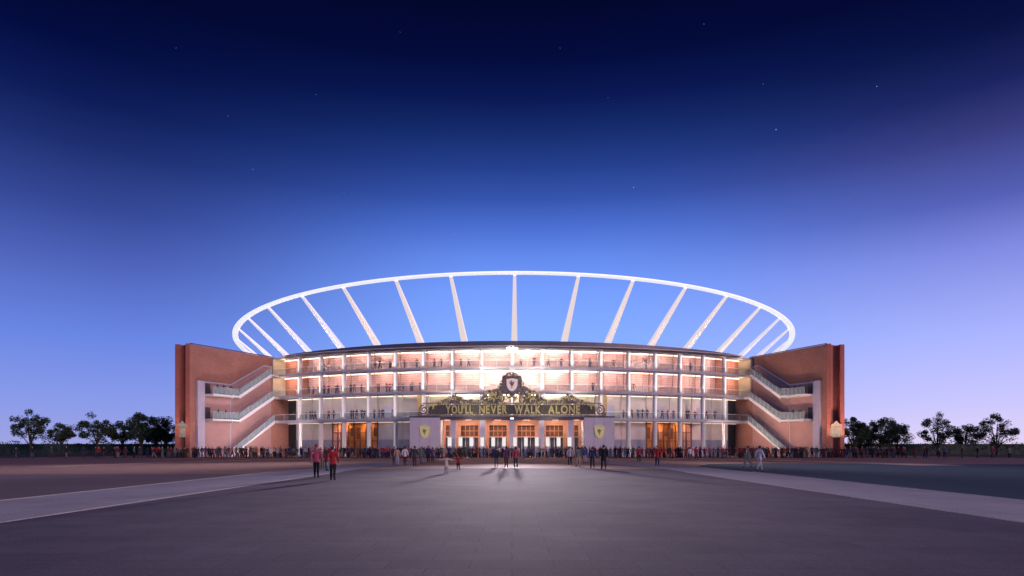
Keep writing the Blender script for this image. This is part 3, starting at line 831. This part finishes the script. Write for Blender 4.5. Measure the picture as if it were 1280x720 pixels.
# ------------------------------------------------------------------ trees and hedges
def tree(px, d, hpx, crown_w, label, seed, mleaf, base=0, trunk_h=2.4, nl=5200):
    rr = random.Random(seed)
    crown_w *= 1.22; x = (px - 640) * d / 750; Ht = (558 - hpx) * d / 750 + EYE
    e = empty('tree', (x, d, 0)); tag(e, label, 'tree', 'trees beside the stadium')
    b = MB(); b.tube([(0, 0, 0), (.05, 0, trunk_h * .6), (.0, .1, trunk_h), (.1, 0, Ht * .72)], [.26, .2, .17, .06], 8); b.build('trunk', M_bark, e, True)
    clumps = []
    for q in range(7):
        a = q * 2.4 + rr.random(); L = crown_w * rr.uniform(.5, .8); z1 = trunk_h + (Ht - trunk_h) * rr.uniform(.2, .75)
        p2 = (math.cos(a) * L, math.sin(a) * L, z1)
        b = MB(); b.tube([(0, 0, trunk_h * rr.uniform(.75, 1.1)), (p2[0] * .5, p2[1] * .5, z1 * .8), p2], [.10, .07, .03], 5); b.build('limb', M_bark, e)
        clumps.append((Vector(p2), rr.uniform(.7, 1.15)))
    cz = (trunk_h + Ht) / 2 + .1; hz = (Ht - trunk_h) / 2
    for q in range(26):
        while True:
            v = Vector((rr.uniform(-1, 1), rr.uniform(-1, 1), rr.uniform(-1, 1)))
            if .35 < v.length < 1: break
        w = crown_w * (1.0 if v.z < .2 else 1 - .35 * v.z)
        clumps.append((Vector((v.x * w, v.y * w, cz + v.z * hz * .82)), rr.uniform(.45, .95)))
    vs = []; fs = []; mi = []
    for q in range(nl):
        c, r = rr.choice(clumps)
        v = Vector((rr.gauss(0, 1), rr.gauss(0, 1), rr.gauss(0, .8))) ; v = v.normalized() * r * rr.random() ** .4
        p = c + v
        if p.z > Ht: p.z = Ht - rr.random() * .3
        u = Vector((rr.uniform(-1, 1), rr.uniform(-1, 1), rr.uniform(-.6, .6))).normalized(); w = u.orthogonal().normalized()
        sz = rr.uniform(.10, .2); k = len(vs)
        vs += [p + u * sz, p + w * sz * .5, p - u * sz, p - w * sz * .5]; fs.append((k, k + 1, k + 2, k + 3)); mi.append(0 if rr.random() < .6 else 1)
    b = MB(); b.v = [tuple(v) for v in vs]; b.f = fs; b.m = mi
    b.build('crown', [mleaf, M_leaf2], e, uv=False)
TREES = [
    (177, 112, 515, 2.4, 'round dark tree with a clear trunk, second left of the brick wing', 11, M_leaf),
    (194, 124, 531, 1.9, 'low bushy tree between the two taller trees left of the wing', 16, M_leaf),
    (207, 117, 520, 2.0, 'dark tree partly hidden behind the left brick wing', 12, M_leaf),
    (153, 125, 526, 2.1, 'small dark tree just left of the round one', 13, M_leaf),
    (121, 119, 514, 2.7, 'broad dark tree third from the left edge of the view', 14, M_leaf),
    (76, 130, 528, 2.2, 'small low tree second from the left edge', 17, M_leaf),
    (38, 114, 511, 2.9, 'tall dark tree nearest the left edge', 15, M_leaf),
    (1067, 112, 519, 1.9, 'narrow dark tree beside the right brick wing', 21, M_leaf),
    (1083, 124, 530, 2.0, 'low bushy tree between the narrow and the broad right trees', 26, M_leaf),
    (1101, 116, 517, 2.8, 'broad dense dark tree right of the narrow tree by the wing', 22, M_leaf),
    (1122, 121, 524, 2.4, 'dark tree touching the right side of the broad tree', 23, M_leaf),
    (1172, 114, 512, 2.8, 'tall dark tree third from the right edge', 24, M_leaf),
    (1207, 128, 529, 2.2, 'small low tree second from the right edge', 27, M_leaf),
    (1246, 115, 514, 2.7, 'tall dark tree nearest the right edge', 25, M_leaf),
]
for px, d, hp, w, lab, sd_, ml in TREES: tree(px, d, hp, w, lab, sd_, ml, trunk_h=2.0 if px < 640 else 1.3, nl=8000 if px in (1101, 1067, 177) else 5200)
def hedge(x0, x1, d, h, label, seed):
    rr = random.Random(seed); b = MB(); n = int(abs(x1 - x0) * 60)
    e = empty('hedge', ((x0 + x1) / 2, d, 0)); tag(e, label, 'hedge')
    ox = (x0 + x1) / 2
    c = MB(); c.box(x0 - ox + .2, x1 - ox - .2, .3, 1.0, 0, h - .35); c.build('stem_mass', M_hedge, e)
    for q in range(n):
        x = rr.uniform(x0, x1); hh = h + .35 * math.sin(x * .7) + .25 * math.sin(x * 1.9)
        p = Vector((x - ox, rr.uniform(0, 1.2), hh * rr.random() ** .6))
        u = Vector((rr.uniform(-1, 1), rr.uniform(-1, 1), rr.uniform(-.8, .8))).normalized(); w = u.orthogonal().normalized(); sz = rr.uniform(.1, .2)
        b.add([p + u * sz, p + w * sz * .6, p - u * sz, p - w * sz * .6], [(0, 1, 2, 3)])
    o = b.build('foliage', M_hedge, e, uv=False)
hedge(-120, -62, 126, 2.6, 'low dark hedge under the trees on the left', 5)
hedge(62, 120, 126, 2.6, 'low dark hedge under the trees on the right', 6)

# ------------------------------------------------------------------ stars
vs = []
M_star = emis('starlight', (.75, .8, 1), .9)
st_ = MB()
for px, py, sz in ((970, 162, 1.5), (1096, 108, 1.2), (792, 234, 1.1), (316, 212, .8), (285, 145, .7), (568, 292, .7), (954, 105, .7), (760, 122, .6), (395, 118, .6), (1060, 250, .6), (430, 240, .6), (700, 60, .6), (220, 60, .6), (880, 30, .7), (500, 40, .5)):
    D = 5000.0; c = Vector(((px - 640) / 750 * D, D, (558 - py) / 750 * D + EYE)); r = sz * D / 750 * .42
    st_.add([c + Vector(v) * r for v in ((1, 0, 0), (-1, 0, 0), (0, 1, 0), (0, -1, 0), (0, 0, 1), (0, 0, -1))],
            [(0, 2, 4), (2, 1, 4), (1, 3, 4), (3, 0, 4), (2, 0, 5), (1, 2, 5), (3, 1, 5), (0, 3, 5)])
o = st_.build('stars', M_star, uv=False); o['kind'] = 'structure'

# ------------------------------------------------------------------ people
def skeleton(p):
    """joints of a standing / walking figure 1.72 m tall facing +y"""
    V = []; E = []; Rr = []; Lb = []
    def j(co, r, par=None, lab='top'):
        V.append(Vector(co)); Rr.append(r if isinstance(r, tuple) else (r, r)); k = len(V) - 1
        if par is not None: E.append((par, k)); Lb.append(lab)
        return k
    st = p.get('stride', .12); sw = p.get('swing', .1); lean = p.get('lean', 0); turn = p.get('headturn', 0); fem = p.get('fem', 0)
    pel = j((0, 0, .94), (.135, .105))
    wai = j((0, lean * .3, 1.09), (.118 - .012 * fem, .092), pel)
    che = j((0, lean * .6, 1.27), (.150 - .02 * fem, .108), wai)
    uch = j((0, lean * .8, 1.40), (.125 - .01 * fem, .088), che)
    nck = j((0, lean, 1.49), .052, uch, 'skin')
    hl = j((turn * .01, lean + .015, 1.56), (.066, .078), nck, 'head')
    hm = j((turn * .015, lean + .008, 1.635), (.076, .092), hl, 'head')
    ht = j((turn * .015, lean - .002, 1.695), (.046, .055), hm, 'head')
    if p.get('fine'):
        j((turn * .03, lean + .115, 1.60), .014, hm, 'skin')      # nose
        j((.085, lean, 1.60), .014, hm, 'skin'); j((-.085, lean, 1.60), .014, hm, 'skin')   # ears
    for s in (-1, 1):
        f = s * sw
        sh = j((s * (.195 - .02 * fem), lean * .8, 1.39), .066, uch, 'top')
        if p.get('arms') == 'out':
            el = j((s * .40, lean + .02, 1.26), .043, sh); wr = j((s * .60, lean + .10, 1.30), .030, el); hd = (s * .69, lean + .13, 1.32); dirv = Vector((s, .2, .1)).normalized()
        elif p.get('arms') == 'pocket':
            el = j((s * .27, lean - .06, 1.13), .052, sh); wr = j((s * .20, lean + .08, .96), .032, el); hd = (s * .17, lean + .12, .92); dirv = Vector((-s * .3, .4, -.8)).normalized()
        elif p.get('arms') == 'phone' and s == 1:
            el = j((s * .25, lean + .05, 1.14), .045, sh); wr = j((s * .14, lean + .26, 1.26), .030, el); hd = (s * .10, lean + .31, 1.32); dirv = Vector((-s * .3, .4, .8)).normalized()
        else:
            el = j((s * .245, lean * .8 + f * .7, 1.13), .052, sh); wr = j((s * .255, lean + f * 1.8 + .03, .90), .031, el); hd = (s * .255, lean + f * 2.1 + .05, .82); dirv = Vector((0, .15, -1)).normalized()
        h = j(hd, (.030, .036), wr, 'skin')
        if p.get('fine'):
            side = dirv.cross(Vector((s, 0, 0)));
            if side.length < .1: side = dirv.cross(Vector((0, 1, 0)))
            side.normalize()
            for q, L in ((-1.5, .052), (-.5, .066), (.5, .070), (1.5, .060)):
                b0 = Vector(hd) + side * q * .019 + dirv * .035
                k1 = j(b0, .010, h, 'skin'); k2 = j(b0 + dirv * L * .5 + Vector((-s * .008, 0, 0)), .009, k1, 'skin'); j(b0 + dirv * L + Vector((-s * .024, 0, 0)), .008, k2, 'skin')
            k1 = j(Vector(hd) + side * .045 + dirv * .0, .010, h, 'skin'); j(Vector(hd) + side * .062 + dirv * .035, .009, k1, 'skin')
        g = -s * st
        hp = j((s * .085, 0, .89), (.106, .105), pel, 'bottom')
        bend = abs(st) * .25
        kn = j((s * .095, g * .55 + bend * .8, .49), .078, hp, 'bottom')
        lift = .05 * max(0, -g / .3)
        ca = j((s * .097, g * .75 - (.02 if g > 0 else .05), .33), .070, kn, 'bottom')
        an = j((s * .10, g, .095 + lift), .050, ca, 'bottom')
        j((s * .115, g + .06, .045 + lift * .6), .042, an, 'shoe')
        j((s * .12, g + .15, .032), .032, len(V) - 1, 'shoe')
        j((s * .10, g - .05, .05 + lift), .034, an, 'shoe')
    return V, E, Rr, Lb
def skin_mesh(V, E, Rr, subs, name):
    me = bpy.data.meshes.new(name); me.from_pydata([tuple(v) for v in V], E, [])
    o = bpy.data.objects.new(name, me); COL.objects.link(o)
    m = o.modifiers.new('s', 'SKIN'); m.use_smooth_shade = True; m.branch_smoothing = .5
    sk = me.skin_vertices[0].data
    for i, r in enumerate(Rr): sk[i].radius = r
    sk[0].use_root = True
    if subs:
        sb = o.modifiers.new('u', 'SUBSURF'); sb.levels = subs; sb.render_levels = subs
    bpy.context.view_layer.update()
    dg = bpy.context.evaluated_depsgraph_get()
    out = bpy.data.meshes.new_from_object(o.evaluated_get(dg)); out.name = name
    bpy.data.objects.remove(o); bpy.data.meshes.remove(me)
    for p in out.polygons: p.use_smooth = True
    return out
def seg_d(p, a, b):
    ab = b - a; t = max(0, min(1, (p - a).dot(ab) / max(ab.length_squared, 1e-9))); return (p - a - ab * t).length
SLOTS = ['skin', 'hair', 'top', 'bottom', 'shoe']
def person_mesh(p, subs, name):
    V, E, Rr, Lb = skeleton(p)
    me = skin_mesh(V, E, Rr, subs, name)
    for s_ in SLOTS: me.materials.append(None)
    segs = [(V[a], V[b], l) for (a, b), l in zip(E, Lb)]
    hem = p.get('hem', .93)
    for f in me.polygons:
        c = f.center; best = min(segs, key=lambda q: seg_d(c, q[0], q[1])); l = best[2]
        if l == 'head':
            lean = p.get('lean', 0)
            l = 'hair' if (c.z > 1.655 or (c.y < lean + .02 and c.z > 1.54) or (p.get('fem') and c.y < lean - .02)) else 'skin'
        elif l in ('top', 'bottom') and abs(c.x) < .19 and c.z < 1.0 and not (l == 'top' and c.z > hem): l = 'bottom' if c.z < hem else 'top'
        f.material_index = SLOTS.index(l)
    return me
PAL = {
 'red': (.36, .022, .03), 'dark red': (.20, .025, .035), 'pink': (.42, .08, .13), 'black': (.018, .018, .022), 'navy': (.025, .035, .10), 'blue': (.05, .09, .28),
 'grey': (.17, .17, .19), 'pale grey': (.42, .42, .46), 'white': (.72, .70, .70), 'green': (.05, .13, .09), 'brown': (.11, .06, .04), 'beige': (.44, .34, .24),
 'purple': (.12, .05, .12), 'teal': (.06, .20, .20), 'orange': (.48, .15, .06), 'charcoal': (.05, .05, .06), 'grey green': (.16, .20, .17), 'cream': (.62, .54, .42), 'maroon': (.13, .03, .045), 'denim': (.07, .10, .18)}
def cloth(c): return mat('cloth_' + c.replace(' ', '_'), PAL[c], .85, .15, 6)
SKIN = [mat('skin_light', (.52, .33, .26), .6, .05, 8), mat('skin_mid', (.36, .21, .15), .6, .05, 8), mat('skin_dark', (.14, .08, .055), .6, .05, 8)]
HAIR = [mat('hair_black', (.02, .017, .016), .6, .2, 20), mat('hair_brown', (.07, .04, .025), .6, .2, 20), mat('hair_fair', (.28, .2, .11), .6, .2, 20), mat('hair_grey', (.22, .21, .2), .6, .2, 20)]
poses = []
for k in range(10):
    poses.append(person_mesh(dict(stride=[.03, .2, -.16, .08, .0, .24, -.05, .12, -.22, .02][k], swing=[.02, .1, -.08, .03, 0, .12, .02, .06, -.1, .01][k],
        fem=k % 2, arms=[None, None, 'pocket', None, 'phone', None, 'pocket', None, None, 'pocket'][k], hem=[.93, .80, .93, .86, .78, .93, .88, .80, .93, .72][k]), 1, 'person_body'))
used_labels = set()
def set_person_mats(o, top, bot, sk, hr, shoe):
    ms = [sk, hr, top, bot, shoe]
    for i, m in enumerate(ms):
        o.material_slots[i].link = 'OBJECT'; o.material_slots[i].material = m
prr = random.Random(99)
def crowd_person(x, y, z, top, bot, rz, sc, label, group):
    o = bpy.data.objects.new('person', prr.choice(poses)); COL.objects.link(o)
    o.location = (x, y, z); o.rotation_euler = (0, 0, rz); o.scale = (sc * 1.12, sc * 1.12, sc)
    set_person_mats(o, cloth(top), cloth(bot), prr.choice(SKIN[:2] + SKIN), prr.choice(HAIR), cloth('black'))
    tag(o, label, 'person', group)
    return o
# landmarks across the picture for the labels
LM = [(0, 100, 'beyond the left trees'), (100, 165, 'by the outer left trees'), (165, 215, 'under the round left tree'), (215, 240, 'below the left wing crest'), (240, 262, 'at the left brick wing'),
      (262, 285, 'by the left stairs pier'), (285, 312, 'at the left stairs foot'), (312, 344, 'under the left stairs'), (344, 376, 'by the dark left end bay'), (376, 400, 'by the outermost left column'),
      (400, 430, 'at the left amber entrance, outer half'), (430, 460, 'at the left amber entrance, inner half'), (460, 495, 'right of the left amber entrance'), (495, 513, 'just left of the left portal block'), (513, 550, 'before the left portal block'),
      (550, 580, 'by the two leftmost glowing pillars'), (580, 610, 'by glowing pillars three and four'), (610, 640, 'left of the central portal column'), (640, 670, 'right of the central portal column'), (670, 700, 'by glowing pillars nine and ten'), (700, 731, 'by the two rightmost glowing pillars'),
      (731, 768, 'before the right portal block'), (768, 795, 'just right of the right portal block'), (795, 820, 'left of the right amber entrance'), (820, 850, 'at the right amber entrance, inner half'), (850, 881, 'at the right amber entrance, outer half'),
      (881, 905, 'by the outermost right column'), (905, 940, 'by the dark right end bay'), (940, 965, 'under the right stairs'), (965, 992, 'at the right stairs foot'), (992, 1020, 'by the right stairs pier'),
      (1020, 1038, 'at the right brick wing'), (1038, 1058, 'below the right wing crest'), (1058, 1085, 'under the narrow right tree'), (1085, 1122, 'under the broad right tree'), (1122, 1200, 'by the outer right trees'), (1200, 1290, 'beyond the right trees')]
def lm(px):
    for a, b, t in LM:
        if a <= px < b: return t
    return 'at the edge'
def reg(px):
    if 286 <= px < 300 or 314 <= px < 322: return ['red', 'red', 'orange', 'dark red']
    if px < 215: return ['black', 'charcoal', 'navy', 'green', 'maroon']
    if 215 <= px < 285: return ['black', 'navy', 'dark red', 'charcoal', 'purple', 'brown', 'grey']
    if 322 <= px < 345: return ['beige', 'cream', 'black', 'red', 'white', 'brown']
    if 345 <= px < 400: return ['black', 'charcoal', 'navy', 'grey', 'pale grey']
    if 440 <= px < 460: return ['pale grey', 'purple', 'navy', 'blue', 'grey']
    if 400 <= px < 512: return ['black', 'dark red', 'red', 'purple', 'navy', 'charcoal', 'maroon', 'pink']
    if 512 <= px < 550: return ['black', 'navy', 'purple', 'charcoal', 'grey green']
    if 550 <= px < 730: return ['grey green', 'teal', 'pale grey', 'black', 'navy', 'green', 'grey', 'red', 'white', 'blue']
    if 730 <= px < 795: return ['black', 'navy', 'purple', 'maroon', 'charcoal']
    if 795 <= px < 835: return ['red', 'dark red', 'maroon', 'navy', 'red']
    if 835 <= px < 900: return ['black', 'green', 'red', 'pink', 'dark red', 'purple', 'charcoal', 'brown']
    if 900 <= px < 960: return ['dark red', 'purple', 'navy', 'maroon', 'red', 'black']
    if 976 <= px < 984: return ['red', 'red']
    return ['black', 'green', 'brown', 'maroon', 'charcoal', 'dark red', 'navy', 'grey green', 'beige']
BOT = ['black', 'charcoal', 'navy', 'grey', 'denim', 'brown', 'beige', 'maroon']
def uniq(px, where, tops, ctx):
    for attempt in range(200):
        t = prr.choice(tops); b = prr.choice(BOT[:5] if attempt < 15 else BOT)
        if attempt > 40: t = prr.choice(list(PAL))
        if t == b: continue
        lab = 'person in %s top, %s trousers, %s' % (t, b, where)
        if lab not in used_labels:
            used_labels.add(lab); return t, b, lab
    return t, b, lab
EXC = [(538, 549)]
px = 20.0; CR = 0
while px < 1262:
    dens = 8.5 if px < 205 else (5.15 if px < 1060 else 6.0)
    if px < 160 or px > 1120: dens = 20
    d = prr.uniform(86.5, 91.0)
    if 550 < px < 730: d = prr.uniform(87, 90.5)
    where = lm(px)
    t, b, lab = uniq(px, where, reg(px), 'crowd')
    crowd_person((px - 640) * d / 750, d, .004, t, b, prr.choice((0, 0, 0, math.pi, .8, -.8, 1.6, -1.6)) + prr.uniform(-.4, .4), prr.uniform(.92, 1.04), lab, 'people in the long crowd before the stadium')
    CR += 1
    px += dens * prr.uniform(.7, 1.3)
# the rows behind them, past counting
cv = []; cf = []; cm = []; cmats = []
for c_ in ('black', 'charcoal', 'navy', 'maroon', 'dark red', 'grey green', 'brown', 'red', 'grey'): cmats.append(cloth(c_))
cmats += [SKIN[0], HAIR[1]]
for q in range(250):
    ppx = prr.uniform(215, 1119) if q % 12 else prr.choice((prr.uniform(100, 215), prr.uniform(1060, 1180)))
    d = prr.uniform(89.5, 92.0); me = prr.choice(poses); a = prr.uniform(0, 6.28); ca, sa = math.cos(a), math.sin(a); k = prr.uniform(.93, 1.05); x0 = (ppx - 640) * d / 750
    t_ = prr.choice((0, 0, 1, 1, 2, 3, 4, 5, 6, 7, 8)); b_ = prr.choice((0, 1, 2, 6)); o_ = len(cv)
    for v in me.vertices: cv.append((x0 + (v.co.x * ca - v.co.y * sa) * k * 1.1, d + (v.co.x * sa + v.co.y * ca) * k * 1.1, .004 + v.co.z * k))
    for p_ in me.polygons:
        cf.append(tuple(i + o_ for i in p_.vertices)); cm.append({0: 9, 1: 10, 2: t_, 3: b_, 4: 0}[p_.material_index])
b = MB(); b.v = cv; b.f = cf; b.m = cm
o = b.build('crowd', cmats, None, True, uv=False); tag(o, 'dense rows of people standing behind the front of the long crowd', 'crowd', None, 'stuff')
# people on the balconies
DK = {14.55: 'on the top balcony', 10.70: 'on the second balcony', 6.34: 'on the lower balcony'}
BC = {14.55: [(-24, -20, 1), (-17, -13.5, 3), (-13, -3.5, 6), (1, 8, 5), (9, 18, 4), (22, 25, 1)],
      10.70: [(-26.5, -24, 3), (-23.5, -20.5, 5), (-20, -17, 4), (-16.5, -10.5, 10), (-9, -6, 1), (6, 10, 2), (14, 17, 1)],
      6.34: [(-29, -27.5, 1), (-26.8, -24.5, 4), (-23.3, -21.6, 2), (-19.8, -17.4, 5), (-16.5, -14, 4), (13, 16.8, 5), (17.5, 20, 4), (21, 23.5, 3), (24.5, 26.5, 2)]}
BN = 0
for zz, grp in BC.items():
    for a, b_, n in grp:
        for k in range(n):
            t = a + (b_ - a) * (k + prr.random() * .8) / n
            ppx = 640 + (82 * math.sin(R(t))) / (179 - 82 * math.cos(R(t))) * 750
            side = 'left' if t < 0 else 'right'
            ci = min(8, int(abs(t) / STEP))
            bay = '%s, %s bay %s of centre' % (DK[zz], ordn[ci], side)
            tp, bt, lab = uniq(ppx, bay, ['brown', 'grey', 'dark red', 'purple', 'red', 'charcoal', 'grey'], 'b')
            c = arc(t, 81.95 - prr.random() * .9, zz + .005)
            crowd_person(c[0], c[1], c[2], tp, bt, prr.choice((0, math.pi)) + prr.uniform(-1, 1), prr.uniform(.93, 1.03), lab, 'people on the stadium balconies'); BN += 1
# people on the stair landings
for s in (-1, 1):
    Ax, Ay = 43.35, 109.5; Bx, By = (50.75, 94.4) if s < 0 else (49.7, 94.6); L = math.hypot(Bx - Ax, By - Ay); dx, dy = (Bx - Ax) / L, (By - Ay) / L; nx, ny = dy, -dx
    if nx > 0: nx, ny = -nx, -ny
    for t, zl, w in ((.62, 10.15, 'upper'), (.70, 10.15, 'upper'), (.77, 10.15, 'upper'), (.68, 6.15, 'lower'), (.76, 6.15, 'lower')):
        where = 'on the %s landing of the %s stairs' % (w, 'left' if s < 0 else 'right')
        tp, bt, lab = uniq(0, where, ['black', 'charcoal', 'navy', 'dark red'], 's')
        crowd_person(s * (Ax + dx * L * t + nx * 1.5), Ay + dy * L * t + ny * 1.5, zl, tp, bt, prr.uniform(0, 6), 1, lab, 'people on the outside stairs')

# nearer people, with jackets and hair of their own
def cap_mesh(p, long_):
    lean = p.get('lean', 0); b = MB(); N1, N2 = 12, 8; c = Vector((0, lean - .005, 1.625)); vs = []; fs = []
    for i in range(N2 + 1):
        for k in range(N1):
            a = 2 * math.pi * k / N1; back = (1 - math.sin(a)) / 2      # 1 at the back (-y)
            low = R(8 + 62 * back * (1.0 if not long_ else 1.25))
            ph = R(90) - (R(90) + low - R(4)) * i / N2
            rr_ = .092 + .006 * math.sin(5 * a + i)
            dz = -.10 * back * (i / N2) ** 3 if long_ else 0
            vs.append((c.x + math.cos(a) * math.cos(ph) * rr_ * .93, c.y + math.sin(a) * math.cos(ph) * rr_ * 1.12, c.z + math.sin(ph) * rr_ * 1.02 + dz))
    for i in range(N2):
        for k in range(N1): fs.append((i * N1 + k, i * N1 + (k + 1) % N1, (i + 1) * N1 + (k + 1) % N1, (i + 1) * N1 + k))
    return b.add(vs, fs)
def jacket_mesh(p, length):
    V, E, Rr, Lb = skeleton(dict(p, fine=False))
    keep = [i for i, e in enumerate(E) if Lb[i] == 'top']
    idx = {}; v2 = []; r2 = []; e2 = []
    def g(i):
        if i not in idx:
            idx[i] = len(v2); v2.append(V[i].copy()); r = Rr[i]; r2.append((r[0] + .016, r[1] + .018))
        return idx[i]
    g(0)
    for i in keep: a, b = E[i]; e2.append((g(a), g(b)))
    z = .94; last = 0
    while z > length:
        z = max(length, z - .14); v2.append(Vector((0, 0, z))); k = (.94 - z); r2.append((.155 + .10 * k, .125 + .16 * k)); e2.append((last, len(v2) - 1)); last = len(v2) - 1
    return skin_mesh(v2, e2, r2, 1, 'jacket')
NEAR = [ # px, feet_py, height(m), top, trousers, hair/cap, rz, pose, jacket length, label
 (395.5, 598, 1.84, 'pink', 'black', 'cap', .1, dict(stride=.12, swing=.06, fine=1), .84, 'person in pink top, red cap and dark trousers, leftmost of the near group', 'red'),
 (408.5, 589, 1.70, 'charcoal', 'teal', 'long', -.3, dict(stride=.08, swing=.03, fem=1, fine=1), .62, 'person in a long dark coat between the pink top and the red jacket', None),
 (403.0, 588, 1.35, 'brown', 'green', 'short', .3, dict(stride=.1, swing=.04, fine=1), .84, 'child in a brown coat behind the pair in pink and red', None),
 (416.0, 601, 1.72, 'red', 'black', 'short', .15, dict(stride=.16, swing=.08, fine=1), .80, 'person in a bright red jacket and black trousers, nearest to the camera', None),
 (493.0, 582, 1.72, 'maroon', 'charcoal', 'short', 0, dict(stride=.06, swing=.02, fine=1), .84, 'person in a dark maroon jacket left of the white shirt', None),
 (496.5, 582.6, 1.66, 'beige', 'pale grey', 'long', .2, dict(stride=.1, swing=.04, fem=1, fine=1), .86, 'person in a beige top and pale trousers beside the maroon jacket', None),
 (506.2, 582, 1.72, 'white', 'maroon', 'short', 0, dict(stride=.12, swing=.04, fine=1), .88, 'person in a white shirt and maroon trousers before the left portal block', None),
 (518.3, 584, 1.76, 'charcoal', 'maroon', 'short', .1, dict(stride=.14, swing=.05, fine=1), .74, 'person in a charcoal coat and maroon trousers before the left portal block', None),
 (526.5, 580, 1.68, 'grey green', 'grey', 'long', -.2, dict(stride=.08, swing=.02, fem=1, fine=1), .8, 'person in a grey green coat right of the charcoal coat', None),
 (535.3, 578.5, 1.80, 'navy', 'black', 'short', 0, dict(stride=.1, swing=.03, fine=1), .80, 'taller person of the dark pair under the yellow shield, navy coat', None),
 (540.8, 578.5, 1.60, 'purple', 'navy', 'long', 0, dict(stride=.08, swing=.03, fem=1, fine=1), .80, 'shorter person of the dark pair, dark purple coat', None),
 (557.8, 592, 1.14, 'cream', 'beige', 'short', .0, dict(stride=.1, swing=.03, fine=1, arms='out'), .55, 'small child in a cream coat beside the child in red', None),
 (572.8, 588, 1.08, 'red', 'black', 'short', .0, dict(stride=.1, swing=.03, fine=1, arms='out'), .80, 'small child in bright red with arms spread, centre left', None),
 (620.5, 584, 1.68, 'charcoal', 'grey green', 'short', .1, dict(stride=.12, swing=.05, fine=1), .82, 'person in a dark top and grey green trousers, left of the central trio', None),
 (632.8, 585, 1.72, 'purple', 'brown', 'long', 0, dict(stride=.1, swing=.04, fem=1, fine=1), .74, 'person in a dark purple coat and brown trousers, middle of the central trio', None),
 (644.8, 585, 1.70, 'pink', 'charcoal', 'long', 0, dict(stride=.16, swing=.04, fem=1, fine=1), .84, 'person in a pink top and dark trousers, right of the central trio', None),
 (712.3, 582, 1.70, 'pale grey', 'black', 'short', 0, dict(stride=.08, swing=.03, fine=1), .86, 'person in a pale grey top and black trousers right of the glowing pillars', None),
 (722.6, 584, 1.70, 'grey green', 'beige', 'long', .2, dict(stride=.16, swing=.06, fem=1, fine=1), .8, 'person in a grey green coat and beige trousers left of the blue top', None),
 (730.8, 579, 1.68, 'blue', 'pale grey', 'short', 0, dict(stride=.1, swing=.03, fine=1), .86, 'person in a blue top and pale trousers before the right portal block', None),
 (740.5, 586, 1.68, 'navy', 'charcoal', 'short', 0, dict(stride=.14, swing=.04, fine=1, arms='pocket'), .84, 'person in a navy top beside the big black coat', None),
 (754.6, 587, 1.82, 'black', 'charcoal', 'short', 0, dict(stride=.14, swing=.1, fine=1), .62, 'tall broad person in a long black coat at right of centre', None),
 (798.6, 578, 1.70, 'red', 'black', 'short', .1, dict(stride=.06, swing=.02, fine=1), .82, 'person in a red top and black trousers left of the big red coat', None),
 (821.6, 583, 1.80, 'red', 'navy', 'cap', -.2, dict(stride=.1, swing=.08, fine=1), .66, 'person in a long red coat with a red hat on the pale path at right', 'red'),
 (862.5, 575, 1.64, 'white', 'grey', 'long', 0, dict(stride=.06, swing=.02, fem=1, fine=1), .86, 'person in a white top standing out before the right amber entrance', None),
 (870.5, 575, 1.66, 'red', 'charcoal', 'short', .4, dict(stride=.1, swing=.03, fine=1), .84, 'person in red beside the white top at the right amber entrance', None),
 (934.7, 585, 1.74, 'grey green', 'grey', 'short', 1.2, dict(stride=.28, swing=.12, fine=1), .84, 'person in a grey green top walking beside the white shirt at right', None),
 (949.6, 589.5, 1.76, 'white', 'pale grey', 'short', -1.2, dict(stride=.30, swing=.10, fine=1), .86, 'person in a white shirt and grey trousers striding at right', None),
]
nrr = random.Random(5)
for px, fy, hgt, top, bot, hr, rz, pose, jl, lab, capc in NEAR:
    d = 750 * EYE / (fy - 558)
    me = person_mesh(dict(pose, hem=jl + .05), 1, 'person_body')
    o = bpy.data.objects.new('person', me); COL.objects.link(o)
    o.location = ((px - 640) * d / 750, d, .017); o.rotation_euler = (0, 0, rz); k = hgt / 1.72
    wide = 1.22 if hgt < 1.3 else (1.12 if top in ('black',) else 1.0)
    o.scale = (k * wide, k * wide, k)
    hm = nrr.choice(HAIR[:3]); set_person_mats(o, cloth(top), cloth(bot), nrr.choice(SKIN[:2]), hm, cloth('black'))
    tag(o, lab, 'person')
    j_ = jacket_mesh(pose, jl); j_.materials.clear(); j_.materials.append(cloth(top))
    jo = bpy.data.objects.new('coat' if jl < .76 else 'jacket', j_); COL.objects.link(jo); jo.parent = o
    cm = cap_mesh(pose, hr == 'long'); ho = cm.build('cap' if hr == 'cap' else 'hair', cloth(capc) if hr == 'cap' else hm, o, True, uv=False)
print('people', CR, BN, len(NEAR), 'objects', len(bpy.data.objects))
